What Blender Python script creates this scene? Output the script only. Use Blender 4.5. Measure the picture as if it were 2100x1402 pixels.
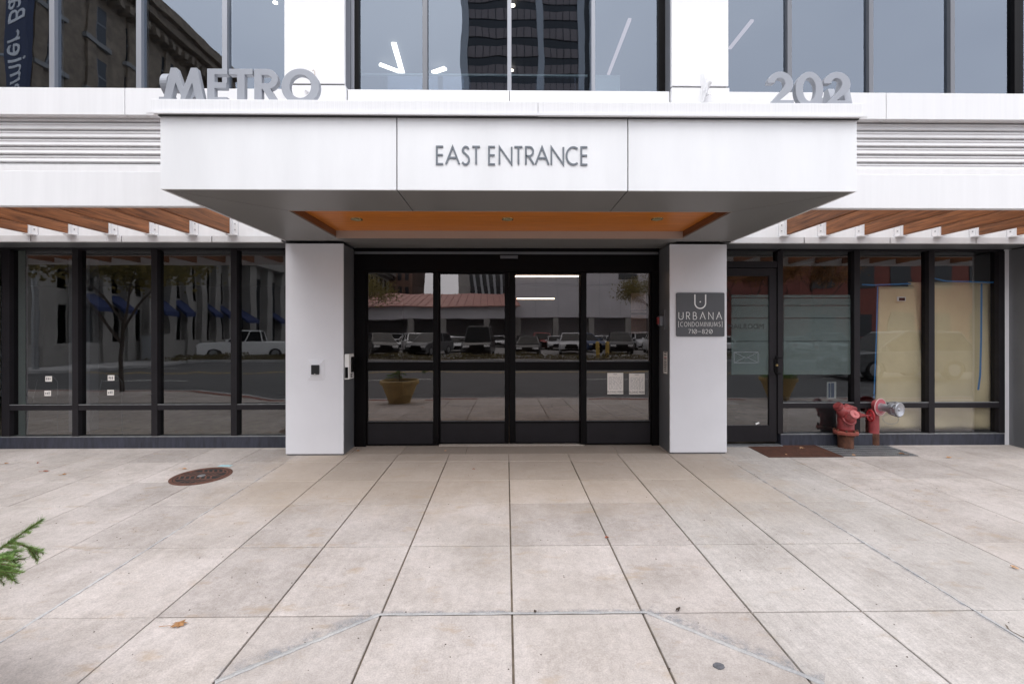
import bpy, bmesh, math, random
from mathutils import Vector, Matrix, noise
R = math.radians
PI = math.pi
random.seed(11)
for o in list(bpy.data.objects): bpy.data.objects.remove(o)
SC = bpy.context.scene
COL = SC.collection

# ------------------------------------------------------------------ camera
F_PX, CZ, HOR, YAW = 930.0, 1.49, 683.0, 0.0133
cam_d = bpy.data.cameras.new('camera')
cam_d.sensor_width = 36; cam_d.lens = F_PX / 2100 * 36
cam_d.shift_y = -(701 - HOR) / 2100
cam_d.clip_start = 0.05; cam_d.clip_end = 3000
cam = bpy.data.objects.new('camera', cam_d); COL.objects.link(cam)
cam.location = (0, 0, CZ); cam.rotation_euler = (R(90), R(0.04), -YAW)
SC.camera = cam

# ------------------------------------------------------------------ world, sun, exposure
w = bpy.data.worlds.new('World'); SC.world = w; w.use_nodes = True
nt = w.node_tree; nt.nodes.clear()
sky = nt.nodes.new('ShaderNodeTexSky'); sky.sky_type = 'NISHITA'; sky.sun_disc = False
SUN_EL, SUN_ROT = R(58), R(190)
sky.sun_elevation = SUN_EL; sky.sun_rotation = SUN_ROT
sky.air_density = 1.0; sky.dust_density = 3.0; sky.ozone_density = 1.0
hsv = nt.nodes.new('ShaderNodeHueSaturation'); hsv.inputs['Saturation'].default_value = 0.2
tc = nt.nodes.new('ShaderNodeTexCoord')
mp = nt.nodes.new('ShaderNodeMapping'); mp.inputs['Scale'].default_value = (1, 1, 2.2)
cl = nt.nodes.new('ShaderNodeTexNoise'); cl.inputs['Scale'].default_value = 1.6; cl.inputs['Detail'].default_value = 4
cr = nt.nodes.new('ShaderNodeValToRGB')
cr.color_ramp.elements[0].position = 0.3; cr.color_ramp.elements[0].color = (5.4, 5.55, 6.15, 1)
cr.color_ramp.elements[1].position = 0.72; cr.color_ramp.elements[1].color = (7.0, 7.1, 7.5, 1)
mixc = nt.nodes.new('ShaderNodeMixRGB'); mixc.inputs[0].default_value = 0.85      # overcast layer over the clear sky
bg = nt.nodes.new('ShaderNodeBackground'); bg.inputs['Strength'].default_value = 0.15
wo = nt.nodes.new('ShaderNodeOutputWorld')
L = nt.links
L.new(tc.outputs['Generated'], mp.inputs['Vector']); L.new(mp.outputs[0], cl.inputs['Vector'])
L.new(cl.outputs['Fac'], cr.inputs[0]); L.new(sky.outputs[0], hsv.inputs['Color'])
L.new(hsv.outputs[0], mixc.inputs[1]); L.new(cr.outputs[0], mixc.inputs[2])
L.new(mixc.outputs[0], bg.inputs['Color']); L.new(bg.outputs[0], wo.inputs['Surface'])
sd = bpy.data.lights.new('sun', 'SUN'); sd.energy = 0.6; sd.angle = R(35); sd.color = (1, 0.97, 0.93)
sun = bpy.data.objects.new('sun', sd); COL.objects.link(sun)
# sun stands behind and above the camera (towards -Y)
sun.rotation_euler = (R(90) - SUN_EL, 0, R(-10))
SC.view_settings.view_transform = 'Standard'; SC.view_settings.look = 'None'
SC.view_settings.gamma = 1; SC.view_settings.exposure = 1.18
SC.view_settings.use_curve_mapping = False
SC.render.resolution_x = 1024; SC.render.resolution_y = 683

# ------------------------------------------------------------------ helpers
SL, YB = 0.0237, 5.56            # the pavement falls away from the building
def gz(Y): return SL * (Y - YB)
def _dir(px, py):
    u = (px - 1050) / F_PX; v = (HOR - py) / F_PX
    s, c = math.sin(YAW), math.cos(YAW)
    return Vector((s + u * c, c - u * s, v))
def AX(px, Y): d = _dir(px, 0); return Y * d.x / d.y
def AZ(py, Y, px=1050): d = _dir(px, py); return CZ + Y * d.z / d.y
def G(px, py):                   # point of the pavement plane
    d = _dir(px, py); t = (gz(0) - CZ) / (d.z - SL * d.y); return Vector((d.x * t, d.y * t, gz(d.y * t)))
def HZ(px, py, z):
    d = _dir(px, py); t = (z - CZ) / d.z; return Vector((d.x * t, d.y * t, z))
def link(o, parent=None):
    COL.objects.link(o)
    if parent is not None: o.parent = parent
    return o
def mesh_of(name, bm, mat):
    me = bpy.data.meshes.new(name); bmesh.ops.recalc_face_normals(bm, faces=bm.faces[:])
    bm.to_mesh(me); bm.free()
    for m in (mat if isinstance(mat, (list, tuple)) else [mat]): me.materials.append(m)
    return me
def obj(name, bm, mat, parent=None, loc=None, bevel=0, smooth=False):
    me = mesh_of(name, bm, mat)
    if smooth:
        for p in me.polygons: p.use_smooth = True
    o = bpy.data.objects.new(name, me); link(o, parent)
    if loc is not None: o.location = loc
    if bevel:
        b = o.modifiers.new('bevel', 'BEVEL'); b.width = bevel; b.segments = 2; b.limit_method = 'ANGLE'
    return o
def tag(o, label=None, cat=None, group=None, kind=None):
    if label: o['label'] = label
    if cat: o['category'] = cat
    if group: o['group'] = group
    if kind: o['kind'] = kind
    return o
def empty(name, loc=(0, 0, 0), rz=0, **k):
    o = bpy.data.objects.new(name, None); COL.objects.link(o); o.location = loc; o.rotation_euler = (0, 0, rz)
    o.empty_display_size = 0.2
    return tag(o, **k)
def struct(name, bm, mat, **k):
    return tag(obj(name, bm, mat, **k), kind='structure')
def NB(): return bmesh.new()
def bx(bm, x0, x1, y0, y1, z0, z1, mi=0, M=None):
    vs = [bm.verts.new((x, y, z)) for z in (z0, z1) for x, y in ((x0, y0), (x1, y0), (x1, y1), (x0, y1))]
    if M is not None:
        for v in vs: v.co = M @ v.co
    for f in ((3, 2, 1, 0), (4, 5, 6, 7), (0, 1, 5, 4), (1, 2, 6, 5), (2, 3, 7, 6), (3, 0, 4, 7)):
        bm.faces.new([vs[i] for i in f]).material_index = mi
    return bm
def box(x0, x1, y0, y1, z0, z1): return bx(NB(), x0, x1, y0, y1, z0, z1)
def prism_z(bm, pts, z0, z1, mi=0):          # plan polygon, z0/z1 may be functions of (x,y)
    f0 = z0 if callable(z0) else (lambda x, y: z0); f1 = z1 if callable(z1) else (lambda x, y: z1)
    a = [bm.verts.new((x, y, f0(x, y))) for x, y in pts]; b = [bm.verts.new((x, y, f1(x, y))) for x, y in pts]
    n = len(pts)
    bm.faces.new(a[::-1]).material_index = mi; bm.faces.new(b).material_index = mi
    for i in range(n): bm.faces.new((a[i], a[(i + 1) % n], b[(i + 1) % n], b[i])).material_index = mi
    return bm
def prism_m(bm, pts, d0, d1, M=Matrix(), mi=0):   # polygon in local x,z; depth along local y
    a = [bm.verts.new(M @ Vector((x, d0, z))) for x, z in pts]; b = [bm.verts.new(M @ Vector((x, d1, z))) for x, z in pts]
    n = len(pts)
    bm.faces.new(a).material_index = mi; bm.faces.new(b[::-1]).material_index = mi
    for i in range(n): bm.faces.new((a[i], b[i], b[(i + 1) % n], a[(i + 1) % n])).material_index = mi
    return bm
def tube(bm, pts, rad, seg=16, caps=True, mi=0):
    pts = [Vector(p) for p in pts]; n = len(pts)
    if not isinstance(rad, (list, tuple)): rad = [rad] * n
    up = Vector((0.31, 0.17, 0.93)); rings = []
    for i, p in enumerate(pts):
        t = pts[min(i + 1, n - 1)] - pts[max(i - 1, 0)]
        if t.length < 1e-9: t = pts[-1] - pts[0]
        t.normalize(); a = t.cross(up)
        if a.length < 0.05: a = t.cross(Vector((1, 0, 0)))
        a.normalize(); b = t.cross(a)
        rings.append([bm.verts.new(p + rad[i] * (math.cos(2 * PI * k / seg) * a + math.sin(2 * PI * k / seg) * b)) for k in range(seg)])
    for i in range(n - 1):
        for k in range(seg):
            bm.faces.new((rings[i][k], rings[i][(k + 1) % seg], rings[i + 1][(k + 1) % seg], rings[i + 1][k])).material_index = mi
    if caps:
        bm.faces.new(rings[0][::-1]).material_index = mi; bm.faces.new(rings[-1]).material_index = mi
    return bm
def lathe_axis(bm, p, d, prof, seg=20, mi=0):      # prof: (distance along d, radius); separate rings so steps are crisp
    p = Vector(p); d = Vector(d).normalized()
    a = d.cross(Vector((0, 0, 1)))
    if a.length < 0.05: a = d.cross(Vector((1, 0, 0)))
    a.normalize(); b = d.cross(a); rings = []
    for s, r in prof:
        rings.append([bm.verts.new(p + d * s + max(r, 1e-4) * (math.cos(2 * PI * k / seg) * a + math.sin(2 * PI * k / seg) * b)) for k in range(seg)])
    for i in range(len(rings) - 1):
        for k in range(seg):
            bm.faces.new((rings[i][k], rings[i][(k + 1) % seg], rings[i + 1][(k + 1) % seg], rings[i + 1][k])).material_index = mi
    bm.faces.new(rings[0][::-1]).material_index = mi; bm.faces.new(rings[-1]).material_index = mi
    return bm
def copy_tree(o, parent=None):
    c = o.copy(); COL.objects.link(c); c.parent = parent
    for ch in o.children: copy_tree(ch, c)
    return c

# ------------------------------------------------------------------ materials
MATS = {}
def mat(name, col, rough=0.6, metal=0.0, var=0.0, vscale=3.0, bump=0.0, bscale=60, coords='Object', spec=0.5, col2=None,
        streak=None, rand=0.0, emit=None, coat=0.0, stretch=(1, 1, 1)):
    if name in MATS: return MATS[name]
    m = bpy.data.materials.new(name); m.use_nodes = True; n = m.node_tree.nodes; l = m.node_tree.links
    p = n['Principled BSDF']; p.inputs['Roughness'].default_value = rough; p.inputs['Metallic'].default_value = metal
    p.inputs['Specular IOR Level'].default_value = spec
    p.inputs['Coat Weight'].default_value = coat
    p.inputs['Base Color'].default_value = (*col, 1)
    if emit:
        p.inputs['Emission Color'].default_value = (*emit[0], 1); p.inputs['Emission Strength'].default_value = emit[1]
    t = n.new('ShaderNodeTexCoord'); mp = n.new('ShaderNodeMapping'); mp.inputs['Scale'].default_value = stretch
    if coords == 'World':
        g = n.new('ShaderNodeNewGeometry'); l.new(g.outputs['Position'], mp.inputs[0])
    else: l.new(t.outputs[coords], mp.inputs[0])
    if var or col2:
        ns = n.new('ShaderNodeTexNoise'); ns.inputs['Scale'].default_value = vscale; ns.inputs['Detail'].default_value = 6
        ns.inputs['Roughness'].default_value = 0.6
        l.new(mp.outputs[0], ns.inputs['Vector'])
        r = n.new('ShaderNodeValToRGB'); r.color_ramp.elements[0].position = 0.3; r.color_ramp.elements[1].position = 0.7
        c2 = col2 if col2 else tuple(min(1, c * (1 + var)) for c in col)
        c1 = tuple(c * (1 - var) for c in col)
        r.color_ramp.elements[0].color = (*c1, 1); r.color_ramp.elements[1].color = (*c2, 1)
        l.new(ns.outputs['Fac'], r.inputs[0]); out = r.outputs[0]
        if rand:
            oi = n.new('ShaderNodeObjectInfo'); mr = n.new('ShaderNodeMapRange')
            mr.inputs['To Min'].default_value = 1 - rand; mr.inputs['To Max'].default_value = 1 + rand
            l.new(oi.outputs['Random'], mr.inputs['Value'])
            h = n.new('ShaderNodeHueSaturation'); l.new(out, h.inputs['Color']); l.new(mr.outputs[0], h.inputs['Value']); out = h.outputs[0]
        l.new(out, p.inputs['Base Color'])
        mr2 = n.new('ShaderNodeMapRange'); mr2.inputs['To Min'].default_value = rough * 0.85; mr2.inputs['To Max'].default_value = min(1, rough * 1.2)
        l.new(ns.outputs['Fac'], mr2.inputs['Value']); l.new(mr2.outputs[0], p.inputs['Roughness'])
    if bump:
        nb = n.new('ShaderNodeTexNoise'); nb.inputs['Scale'].default_value = bscale; nb.inputs['Detail'].default_value = 4
        l.new(mp.outputs[0], nb.inputs['Vector'])
        b = n.new('ShaderNodeBump'); b.inputs['Strength'].default_value = bump; b.inputs['Distance'].default_value = 0.01
        l.new(nb.outputs['Fac'], b.inputs['Height']); l.new(b.outputs[0], p.inputs['Normal'])
    MATS[name] = m
    return m

def glass_mat(name, refl, tint, wob=0.004, refl_tint=(1, 1, 1)):
    m = bpy.data.materials.new(name); m.use_nodes = True; n = m.node_tree.nodes; l = m.node_tree.links; n.clear()
    out = n.new('ShaderNodeOutputMaterial'); mx = n.new('ShaderNodeMixShader')
    tr = n.new('ShaderNodeBsdfTransparent'); tr.inputs[0].default_value = (*tint, 1)
    gl = n.new('ShaderNodeBsdfGlossy'); gl.inputs['Roughness'].default_value = 0.0; gl.inputs['Color'].default_value = (*refl_tint, 1)
    fr = n.new('ShaderNodeFresnel'); fr.inputs['IOR'].default_value = 1.5
    g = n.new('ShaderNodeNewGeometry')
    mr = n.new('ShaderNodeMapRange'); mr.inputs['From Min'].default_value = 0.04; mr.inputs['From Max'].default_value = 1
    mr.inputs['To Min'].default_value = refl; mr.inputs['To Max'].default_value = 1
    l.new(fr.outputs[0], mr.inputs['Value'])
    inv = n.new('ShaderNodeMath'); inv.operation = 'SUBTRACT'; inv.inputs[0].default_value = 1
    l.new(g.outputs['Backfacing'], inv.inputs[1])
    mu = n.new('ShaderNodeMath'); mu.operation = 'MULTIPLY'; l.new(mr.outputs[0], mu.inputs[0]); l.new(inv.outputs[0], mu.inputs[1])
    ns = n.new('ShaderNodeTexNoise'); ns.inputs['Scale'].default_value = 1.3; ns.inputs['Detail'].default_value = 1.5
    l.new(g.outputs['Position'], ns.inputs['Vector'])
    b = n.new('ShaderNodeBump'); b.inputs['Strength'].default_value = 1; b.inputs['Distance'].default_value = wob
    l.new(ns.outputs['Fac'], b.inputs['Height']); l.new(b.outputs[0], gl.inputs['Normal'])
    l.new(mu.outputs[0], mx.inputs[0]); l.new(tr.outputs[0], mx.inputs[1]); l.new(gl.outputs[0], mx.inputs[2])
    l.new(mx.outputs[0], out.inputs[0])
    MATS[name] = m
    return m

def concrete_mat(name, base, dark, tint, joint=None, rand=0.05, broom=0.0):
    """pavement concrete: speckle, soft blotches, rusty stains, per-slab tone"""
    m = bpy.data.materials.new(name); m.use_nodes = True; n = m.node_tree.nodes; l = m.node_tree.links
    p = n['Principled BSDF']; p.inputs['Roughness'].default_value = 0.82; p.inputs['Specular IOR Level'].default_value = 0.3
    g = n.new('ShaderNodeNewGeometry')
    def nz(s, d=5, r=0.6, sc=(1, 1, 1)):
        mp = n.new('ShaderNodeMapping'); mp.inputs['Scale'].default_value = sc; l.new(g.outputs['Position'], mp.inputs[0])
        t = n.new('ShaderNodeTexNoise'); t.inputs['Scale'].default_value = s; t.inputs['Detail'].default_value = d; t.inputs['Roughness'].default_value = r
        l.new(mp.outputs[0], t.inputs['Vector']); return t.outputs['Fac']
    def ramp(f, a, b, ca, cb):
        r = n.new('ShaderNodeValToRGB'); r.color_ramp.elements[0].position = a; r.color_ramp.elements[1].position = b
        r.color_ramp.elements[0].color = (*ca, 1); r.color_ramp.elements[1].color = (*cb, 1); l.new(f, r.inputs[0]); return r.outputs[0]
    def mix(f, a, b, mode='MIX'):
        x = n.new('ShaderNodeMixRGB'); x.blend_type = mode
        if isinstance(f, float): x.inputs[0].default_value = f
        else: l.new(f, x.inputs[0])
        l.new(a, x.inputs[1])
        if isinstance(b, tuple): x.inputs[2].default_value = (*b, 1)
        else: l.new(b, x.inputs[2])
        return x.outputs[0]
    c = ramp(nz(1.7, 8, 0.72), 0.34, 0.64, dark, base)
    c = mix(ramp(nz(0.9, 5, .7, (1.3, .8, 1)), .5, .72, (0, 0, 0), (.5, .5, .5)), c, (base[0] * 1.12, base[1] * 1.13, base[2] * 1.15))
    c = mix(1.0, c, ramp(nz(120, 3, 0.8), 0.3, 0.7, (0.78, 0.78, 0.78), (1.19, 1.19, 1.19)), 'MULTIPLY')
    c = mix(1.0, c, ramp(nz(22, 5, 0.75), 0.3, 0.72, (0.86, 0.86, 0.86), (1.11, 1.11, 1.11)), 'MULTIPLY')
    c = mix(1.0, c, ramp(nz(2.4, 6, 0.7, (9, 0.7, 1)), 0.3, 0.72, (0.95, 0.95, 0.95), (1.04, 1.04, 1.04)), 'MULTIPLY')
    if broom:
        c = mix(1.0, c, ramp(nz(5, 3, 0.7, (16, 0.35, 1)), 0.35, 0.65, (1 - broom,) * 3, (1 + broom,) * 3), 'MULTIPLY')
    c = mix(ramp(nz(3.1, 6, 0.62, (1.0, 2.2, 1)), 0.58, 0.76, (0, 0, 0), (0.8, 0.8, 0.8)), c, tint)
    c = mix(ramp(nz(0.55, 3, 0.5), 0.42, 0.7, (0, 0, 0), (0.35, 0.35, 0.35)), c, (dark[0] * .92, dark[1] * .93, dark[2] * .9))
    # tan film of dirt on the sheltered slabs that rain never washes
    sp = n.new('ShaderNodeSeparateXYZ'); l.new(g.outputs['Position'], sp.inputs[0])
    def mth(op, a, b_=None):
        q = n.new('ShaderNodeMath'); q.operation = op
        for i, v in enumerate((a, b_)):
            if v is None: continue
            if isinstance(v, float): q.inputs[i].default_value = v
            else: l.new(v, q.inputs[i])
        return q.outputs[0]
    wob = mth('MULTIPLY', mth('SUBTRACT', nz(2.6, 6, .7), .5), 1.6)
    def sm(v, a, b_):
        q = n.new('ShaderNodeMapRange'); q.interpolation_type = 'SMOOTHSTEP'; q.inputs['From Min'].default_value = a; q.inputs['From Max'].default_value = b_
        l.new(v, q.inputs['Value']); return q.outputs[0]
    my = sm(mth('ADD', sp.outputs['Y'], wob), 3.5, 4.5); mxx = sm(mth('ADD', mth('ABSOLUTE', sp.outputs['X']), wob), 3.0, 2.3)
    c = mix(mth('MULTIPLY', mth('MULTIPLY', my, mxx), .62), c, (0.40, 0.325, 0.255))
    oi = n.new('ShaderNodeObjectInfo'); mr = n.new('ShaderNodeMapRange')
    mr.inputs['To Min'].default_value = 1 - rand; mr.inputs['To Max'].default_value = 1 + rand
    l.new(oi.outputs['Random'], mr.inputs['Value'])
    h = n.new('ShaderNodeHueSaturation'); l.new(c, h.inputs['Color']); l.new(mr.outputs[0], h.inputs['Value'])
    l.new(h.outputs[0], p.inputs['Base Color'])
    b = n.new('ShaderNodeBump'); b.inputs['Strength'].default_value = 0.35; b.inputs['Distance'].default_value = 0.004
    l.new(nz(150, 3, 0.7), b.inputs['Height']); l.new(b.outputs[0], p.inputs['Normal'])
    MATS[name] = m; return m

def wood_mat(name, c1, c2, axis='Y', rough=0.5, sc=1.0, rand=0.12):
    m = bpy.data.materials.new(name); m.use_nodes = True; n = m.node_tree.nodes; l = m.node_tree.links
    p = n['Principled BSDF']; p.inputs['Roughness'].default_value = rough; p.inputs['Specular IOR Level'].default_value = 0.35
    g = n.new('ShaderNodeNewGeometry'); mp = n.new('ShaderNodeMapping')
    mp.inputs['Scale'].default_value = (28 * sc, 1.6 * sc, 28 * sc) if axis == 'Y' else (1.2 * sc, 26 * sc, 26 * sc)
    l.new(g.outputs['Position'], mp.inputs[0])
    t = n.new('ShaderNodeTexNoise'); t.inputs['Scale'].default_value = 1.6; t.inputs['Detail'].default_value = 7; t.inputs['Roughness'].default_value = 0.65; t.inputs['Distortion'].default_value = 0.6
    l.new(mp.outputs[0], t.inputs['Vector'])
    r = n.new('ShaderNodeValToRGB'); r.color_ramp.elements[0].position = 0.3; r.color_ramp.elements[1].position = 0.7
    r.color_ramp.elements[0].color = (*c1, 1); r.color_ramp.elements[1].color = (*c2, 1); l.new(t.outputs['Fac'], r.inputs[0])
    oi = n.new('ShaderNodeObjectInfo'); mr = n.new('ShaderNodeMapRange'); mr.inputs['To Min'].default_value = 1 - rand; mr.inputs['To Max'].default_value = 1 + rand * 2
    l.new(oi.outputs['Random'], mr.inputs['Value'])
    h = n.new('ShaderNodeHueSaturation'); l.new(r.outputs[0], h.inputs['Color']); l.new(mr.outputs[0], h.inputs['Value'])
    l.new(h.outputs[0], p.inputs['Base Color'])
    b = n.new('ShaderNodeBump'); b.inputs['Strength'].default_value = 0.2; b.inputs['Distance'].default_value = 0.003
    l.new(t.outputs['Fac'], b.inputs['Height']); l.new(b.outputs[0], p.inputs['Normal'])
    MATS[name] = m; return m

SILVER = (0.73, 0.735, 0.755)
m_panel = mat('silver_panel', (0.80, 0.805, 0.815), 0.42, 0.12, var=0.04, vscale=1.2, coords='World', stretch=(3, 3, 0.6), bump=0.02, bscale=2)
m_white = mat('white_metal', (0.79, 0.79, 0.80), 0.45, 0.0, var=0.03, vscale=1.5, coords='World', stretch=(9, 9, 0.4), bump=0.015, bscale=2)
m_pillar = mat('grey_stucco_panel', (0.70, 0.70, 0.73), 0.5, 0.0, var=0.03, vscale=2, coords='World', bump=0.04, bscale=220)
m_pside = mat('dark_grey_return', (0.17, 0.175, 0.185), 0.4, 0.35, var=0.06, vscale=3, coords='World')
m_soff = mat('shaded_silver_soffit', (0.235, 0.23, 0.222), 0.4, 0.25, var=0.05, vscale=1.5, coords='World', stretch=(4, .3, 1))  # silver panel again, with the shade under the canopy put into its colour
m_coping = mat('white_coping', (0.80, 0.80, 0.81), 0.4, 0.0, var=0.055, vscale=4, coords='World', stretch=(22, 1, .25))
m_louver = mat('louver_grey', (0.66, 0.655, 0.66), 0.5, 0.1, var=0.04, vscale=3, coords='World')
m_dark = mat('dark_bronze_frame', (0.015, 0.0135, 0.016), 0.45, 0.0, spec=0.22, var=0.12, vscale=6, coords='World', bump=0.01, bscale=40)
m_black = mat('black_anodised', (0.0035, 0.003, 0.0035), 0.4, 0.0, spec=0.12, var=0.1, vscale=4, coords='World')
m_kick = mat('weathered_sill', (0.030, 0.033, 0.048), 0.5, 0.0, var=0.45, vscale=5, coords='World', stretch=(6, 6, 1))
m_mull = mat('aluminium_mullion', (0.30, 0.31, 0.34), 0.4, 0.6)
m_mull_dk = mat('grey_mullion', (0.16, 0.165, 0.18), 0.4, 0.5)
m_gap = mat('joint_shadow_gap', (0.05, 0.05, 0.05), 0.8)
m_letter = mat('letter_grey', (0.31, 0.325, 0.36), 0.4, 0.25, var=0.05, vscale=5, coords='World')
m_letter_d = mat('letter_dark_grey', (0.16, 0.18, 0.205), 0.45, 0.2)
m_sign = mat('sign_charcoal', (0.085, 0.088, 0.095), 0.5, 0.1, var=0.05, vscale=8)
m_signw = mat('sign_white', (0.82, 0.81, 0.79), 0.5)
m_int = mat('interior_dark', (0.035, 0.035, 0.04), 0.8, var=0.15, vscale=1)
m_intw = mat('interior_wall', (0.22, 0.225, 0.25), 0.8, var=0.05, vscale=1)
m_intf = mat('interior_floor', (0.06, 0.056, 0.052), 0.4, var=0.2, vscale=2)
m_mint = mat('pale_green_jamb', (0.55, 0.62, 0.57), 0.6)
m_lamp = mat('lamp_white', (0.9, 0.9, 0.85), 0.5, emit=((1, 0.93, 0.78), 2.6))
m_lampw = mat('lamp_strip_warm', (0.9, 0.85, 0.8), 0.5, emit=((1, 0.82, 0.6), 7.0))
m_pink = mat('pink_reflection_glow', (0.8, 0.6, 0.6), 0.5, emit=((1.0, 0.74, 0.70), 0.30))  # weak emission painted in for reflected pink lines
m_brass = mat('brass_reflector', (0.42, 0.33, 0.16), 0.25, 0.85)
m_bulb = mat('brass_bulb', (0.55, 0.5, 0.3), 0.2, 0.3)
m_red = mat('red_paint', (0.27, 0.032, 0.034), 0.5, 0.0, var=0.45, vscale=9, col2=(0.36, 0.055, 0.055), bump=0.15, bscale=50, coat=0.15)
m_redd = mat('faded_red_paint', (0.34, 0.058, 0.062), 0.5, 0.0, var=0.25, vscale=12, bump=0.12, bscale=60)
m_rust = mat('rust', (0.11, 0.045, 0.028), 0.85, 0.1, var=0.5, vscale=14, bump=0.5, bscale=90, col2=(0.17, 0.07, 0.04))
m_rustg = mat('rusty_grate', (0.085, 0.035, 0.022), 0.8, 0.1, var=0.3, vscale=10, col2=(0.13, 0.055, 0.035))
m_steel = mat('galvanised_steel', (0.30, 0.31, 0.32), 0.45, 0.6, var=0.25, vscale=14)
m_alu = mat('cast_aluminium', (0.42, 0.43, 0.46), 0.36, 0.75, var=0.12, vscale=14, bump=0.06, bscale=80)
m_pit = mat('dark_pit', (0.02, 0.02, 0.02), 0.9)
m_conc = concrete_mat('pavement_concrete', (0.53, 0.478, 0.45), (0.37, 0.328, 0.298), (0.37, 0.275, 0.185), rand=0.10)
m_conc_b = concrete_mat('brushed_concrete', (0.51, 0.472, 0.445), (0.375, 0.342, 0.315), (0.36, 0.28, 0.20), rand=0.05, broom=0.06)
m_ridge = concrete_mat('old_ridge_mortar', (0.47, 0.455, 0.44), (0.30, 0.30, 0.305), (0.30, 0.28, 0.26), rand=0.02)
m_gran = concrete_mat('grey_granite', (0.26, 0.245, 0.24), (0.17, 0.16, 0.155), (0.24, 0.2, 0.17), rand=0.1)
m_joint = mat('joint_dirt', (0.15, 0.12, 0.09), 0.95, var=0.5, vscale=7, coords='World')
m_mortar = concrete_mat('mortar_patch', (0.54, 0.53, 0.52), (0.33, 0.33, 0.34), (0.30, 0.28, 0.26), rand=0.02)
m_wood = wood_mat('ipe_wood', (0.085, 0.032, 0.014), (0.40, 0.155, 0.058), 'Y', 0.5)
m_woodc = wood_mat('cedar_ceiling', (0.46, 0.135, 0.018), (0.66, 0.225, 0.035), 'X', 0.38, 1.0, rand=0.02)
m_wood_side = wood_mat('walnut_edge', (0.14, 0.055, 0.022), (0.24, 0.10, 0.045), 'Y', 0.5)
m_trim = mat('taupe_trim', (0.50, 0.42, 0.37), 0.4, 0.3)
m_leafd = mat('dry_leaf', (0.33, 0.17, 0.07), 0.8, var=0.3, vscale=30)
m_leafr = mat('dry_leaf_red', (0.28, 0.08, 0.04), 0.8, var=0.3, vscale=30)
m_leafp = mat('dry_leaf_pale', (0.50, 0.30, 0.17), 0.8, var=0.25, vscale=30)
m_kraft = mat('kraft_paper', (0.88, 0.70, 0.45), 0.75, var=0.08, vscale=2, bump=0.6, bscale=4)
m_tape = mat('blue_tape', (0.04, 0.22, 0.52), 0.6)
m_paper = mat('white_paper', (0.72, 0.68, 0.64), 0.8)
m_ink = mat('black_ink', (0.03, 0.03, 0.03), 0.7)
m_redink = mat('red_ink', (0.4, 0.05, 0.05), 0.7)
m_terra = mat('tan_pot', (0.44, 0.31, 0.13), 0.65, var=0.2, vscale=5, bump=0.1, bscale=30)
m_needle = mat('spruce_needle', (0.075, 0.17, 0.03), 0.5, var=0.35, vscale=25, col2=(0.26, 0.42, 0.10))
m_twig = mat('spruce_twig', (0.10, 0.07, 0.03), 0.8)
m_soil = mat('potting_soil', (0.05, 0.035, 0.025), 0.95)
g_low = glass_mat('storefront_glass', 0.135, (0.82, 0.84, 0.84), 0.002)
g_door = glass_mat('bronze_door_glass', 0.17, (0.68, 0.62, 0.59), 0.0014, (1, 0.93, 0.90))
g_up = glass_mat('upper_floor_glass', 0.185, (0.66, 0.70, 0.74), 0.0022, (0.76, 0.86, 1.0))
def film_mat():
    m = bpy.data.materials.new('frosted_film'); m.use_nodes = True; n = m.node_tree.nodes; l = m.node_tree.links; n.clear()
    out = n.new('ShaderNodeOutputMaterial'); mx = n.new('ShaderNodeMixShader'); mx.inputs[0].default_value = 0.13
    tr = n.new('ShaderNodeBsdfTransparent'); tr.inputs[0].default_value = (0.8, 0.85, 0.85, 1)
    df = n.new('ShaderNodeBsdfDiffuse'); df.inputs[0].default_value = (0.42, 0.50, 0.49, 1)
    l.new(tr.outputs[0], mx.inputs[1]); l.new(df.outputs[0], mx.inputs[2]); l.new(mx.outputs[0], out.inputs[0]); return m
m_film = film_mat()

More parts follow.
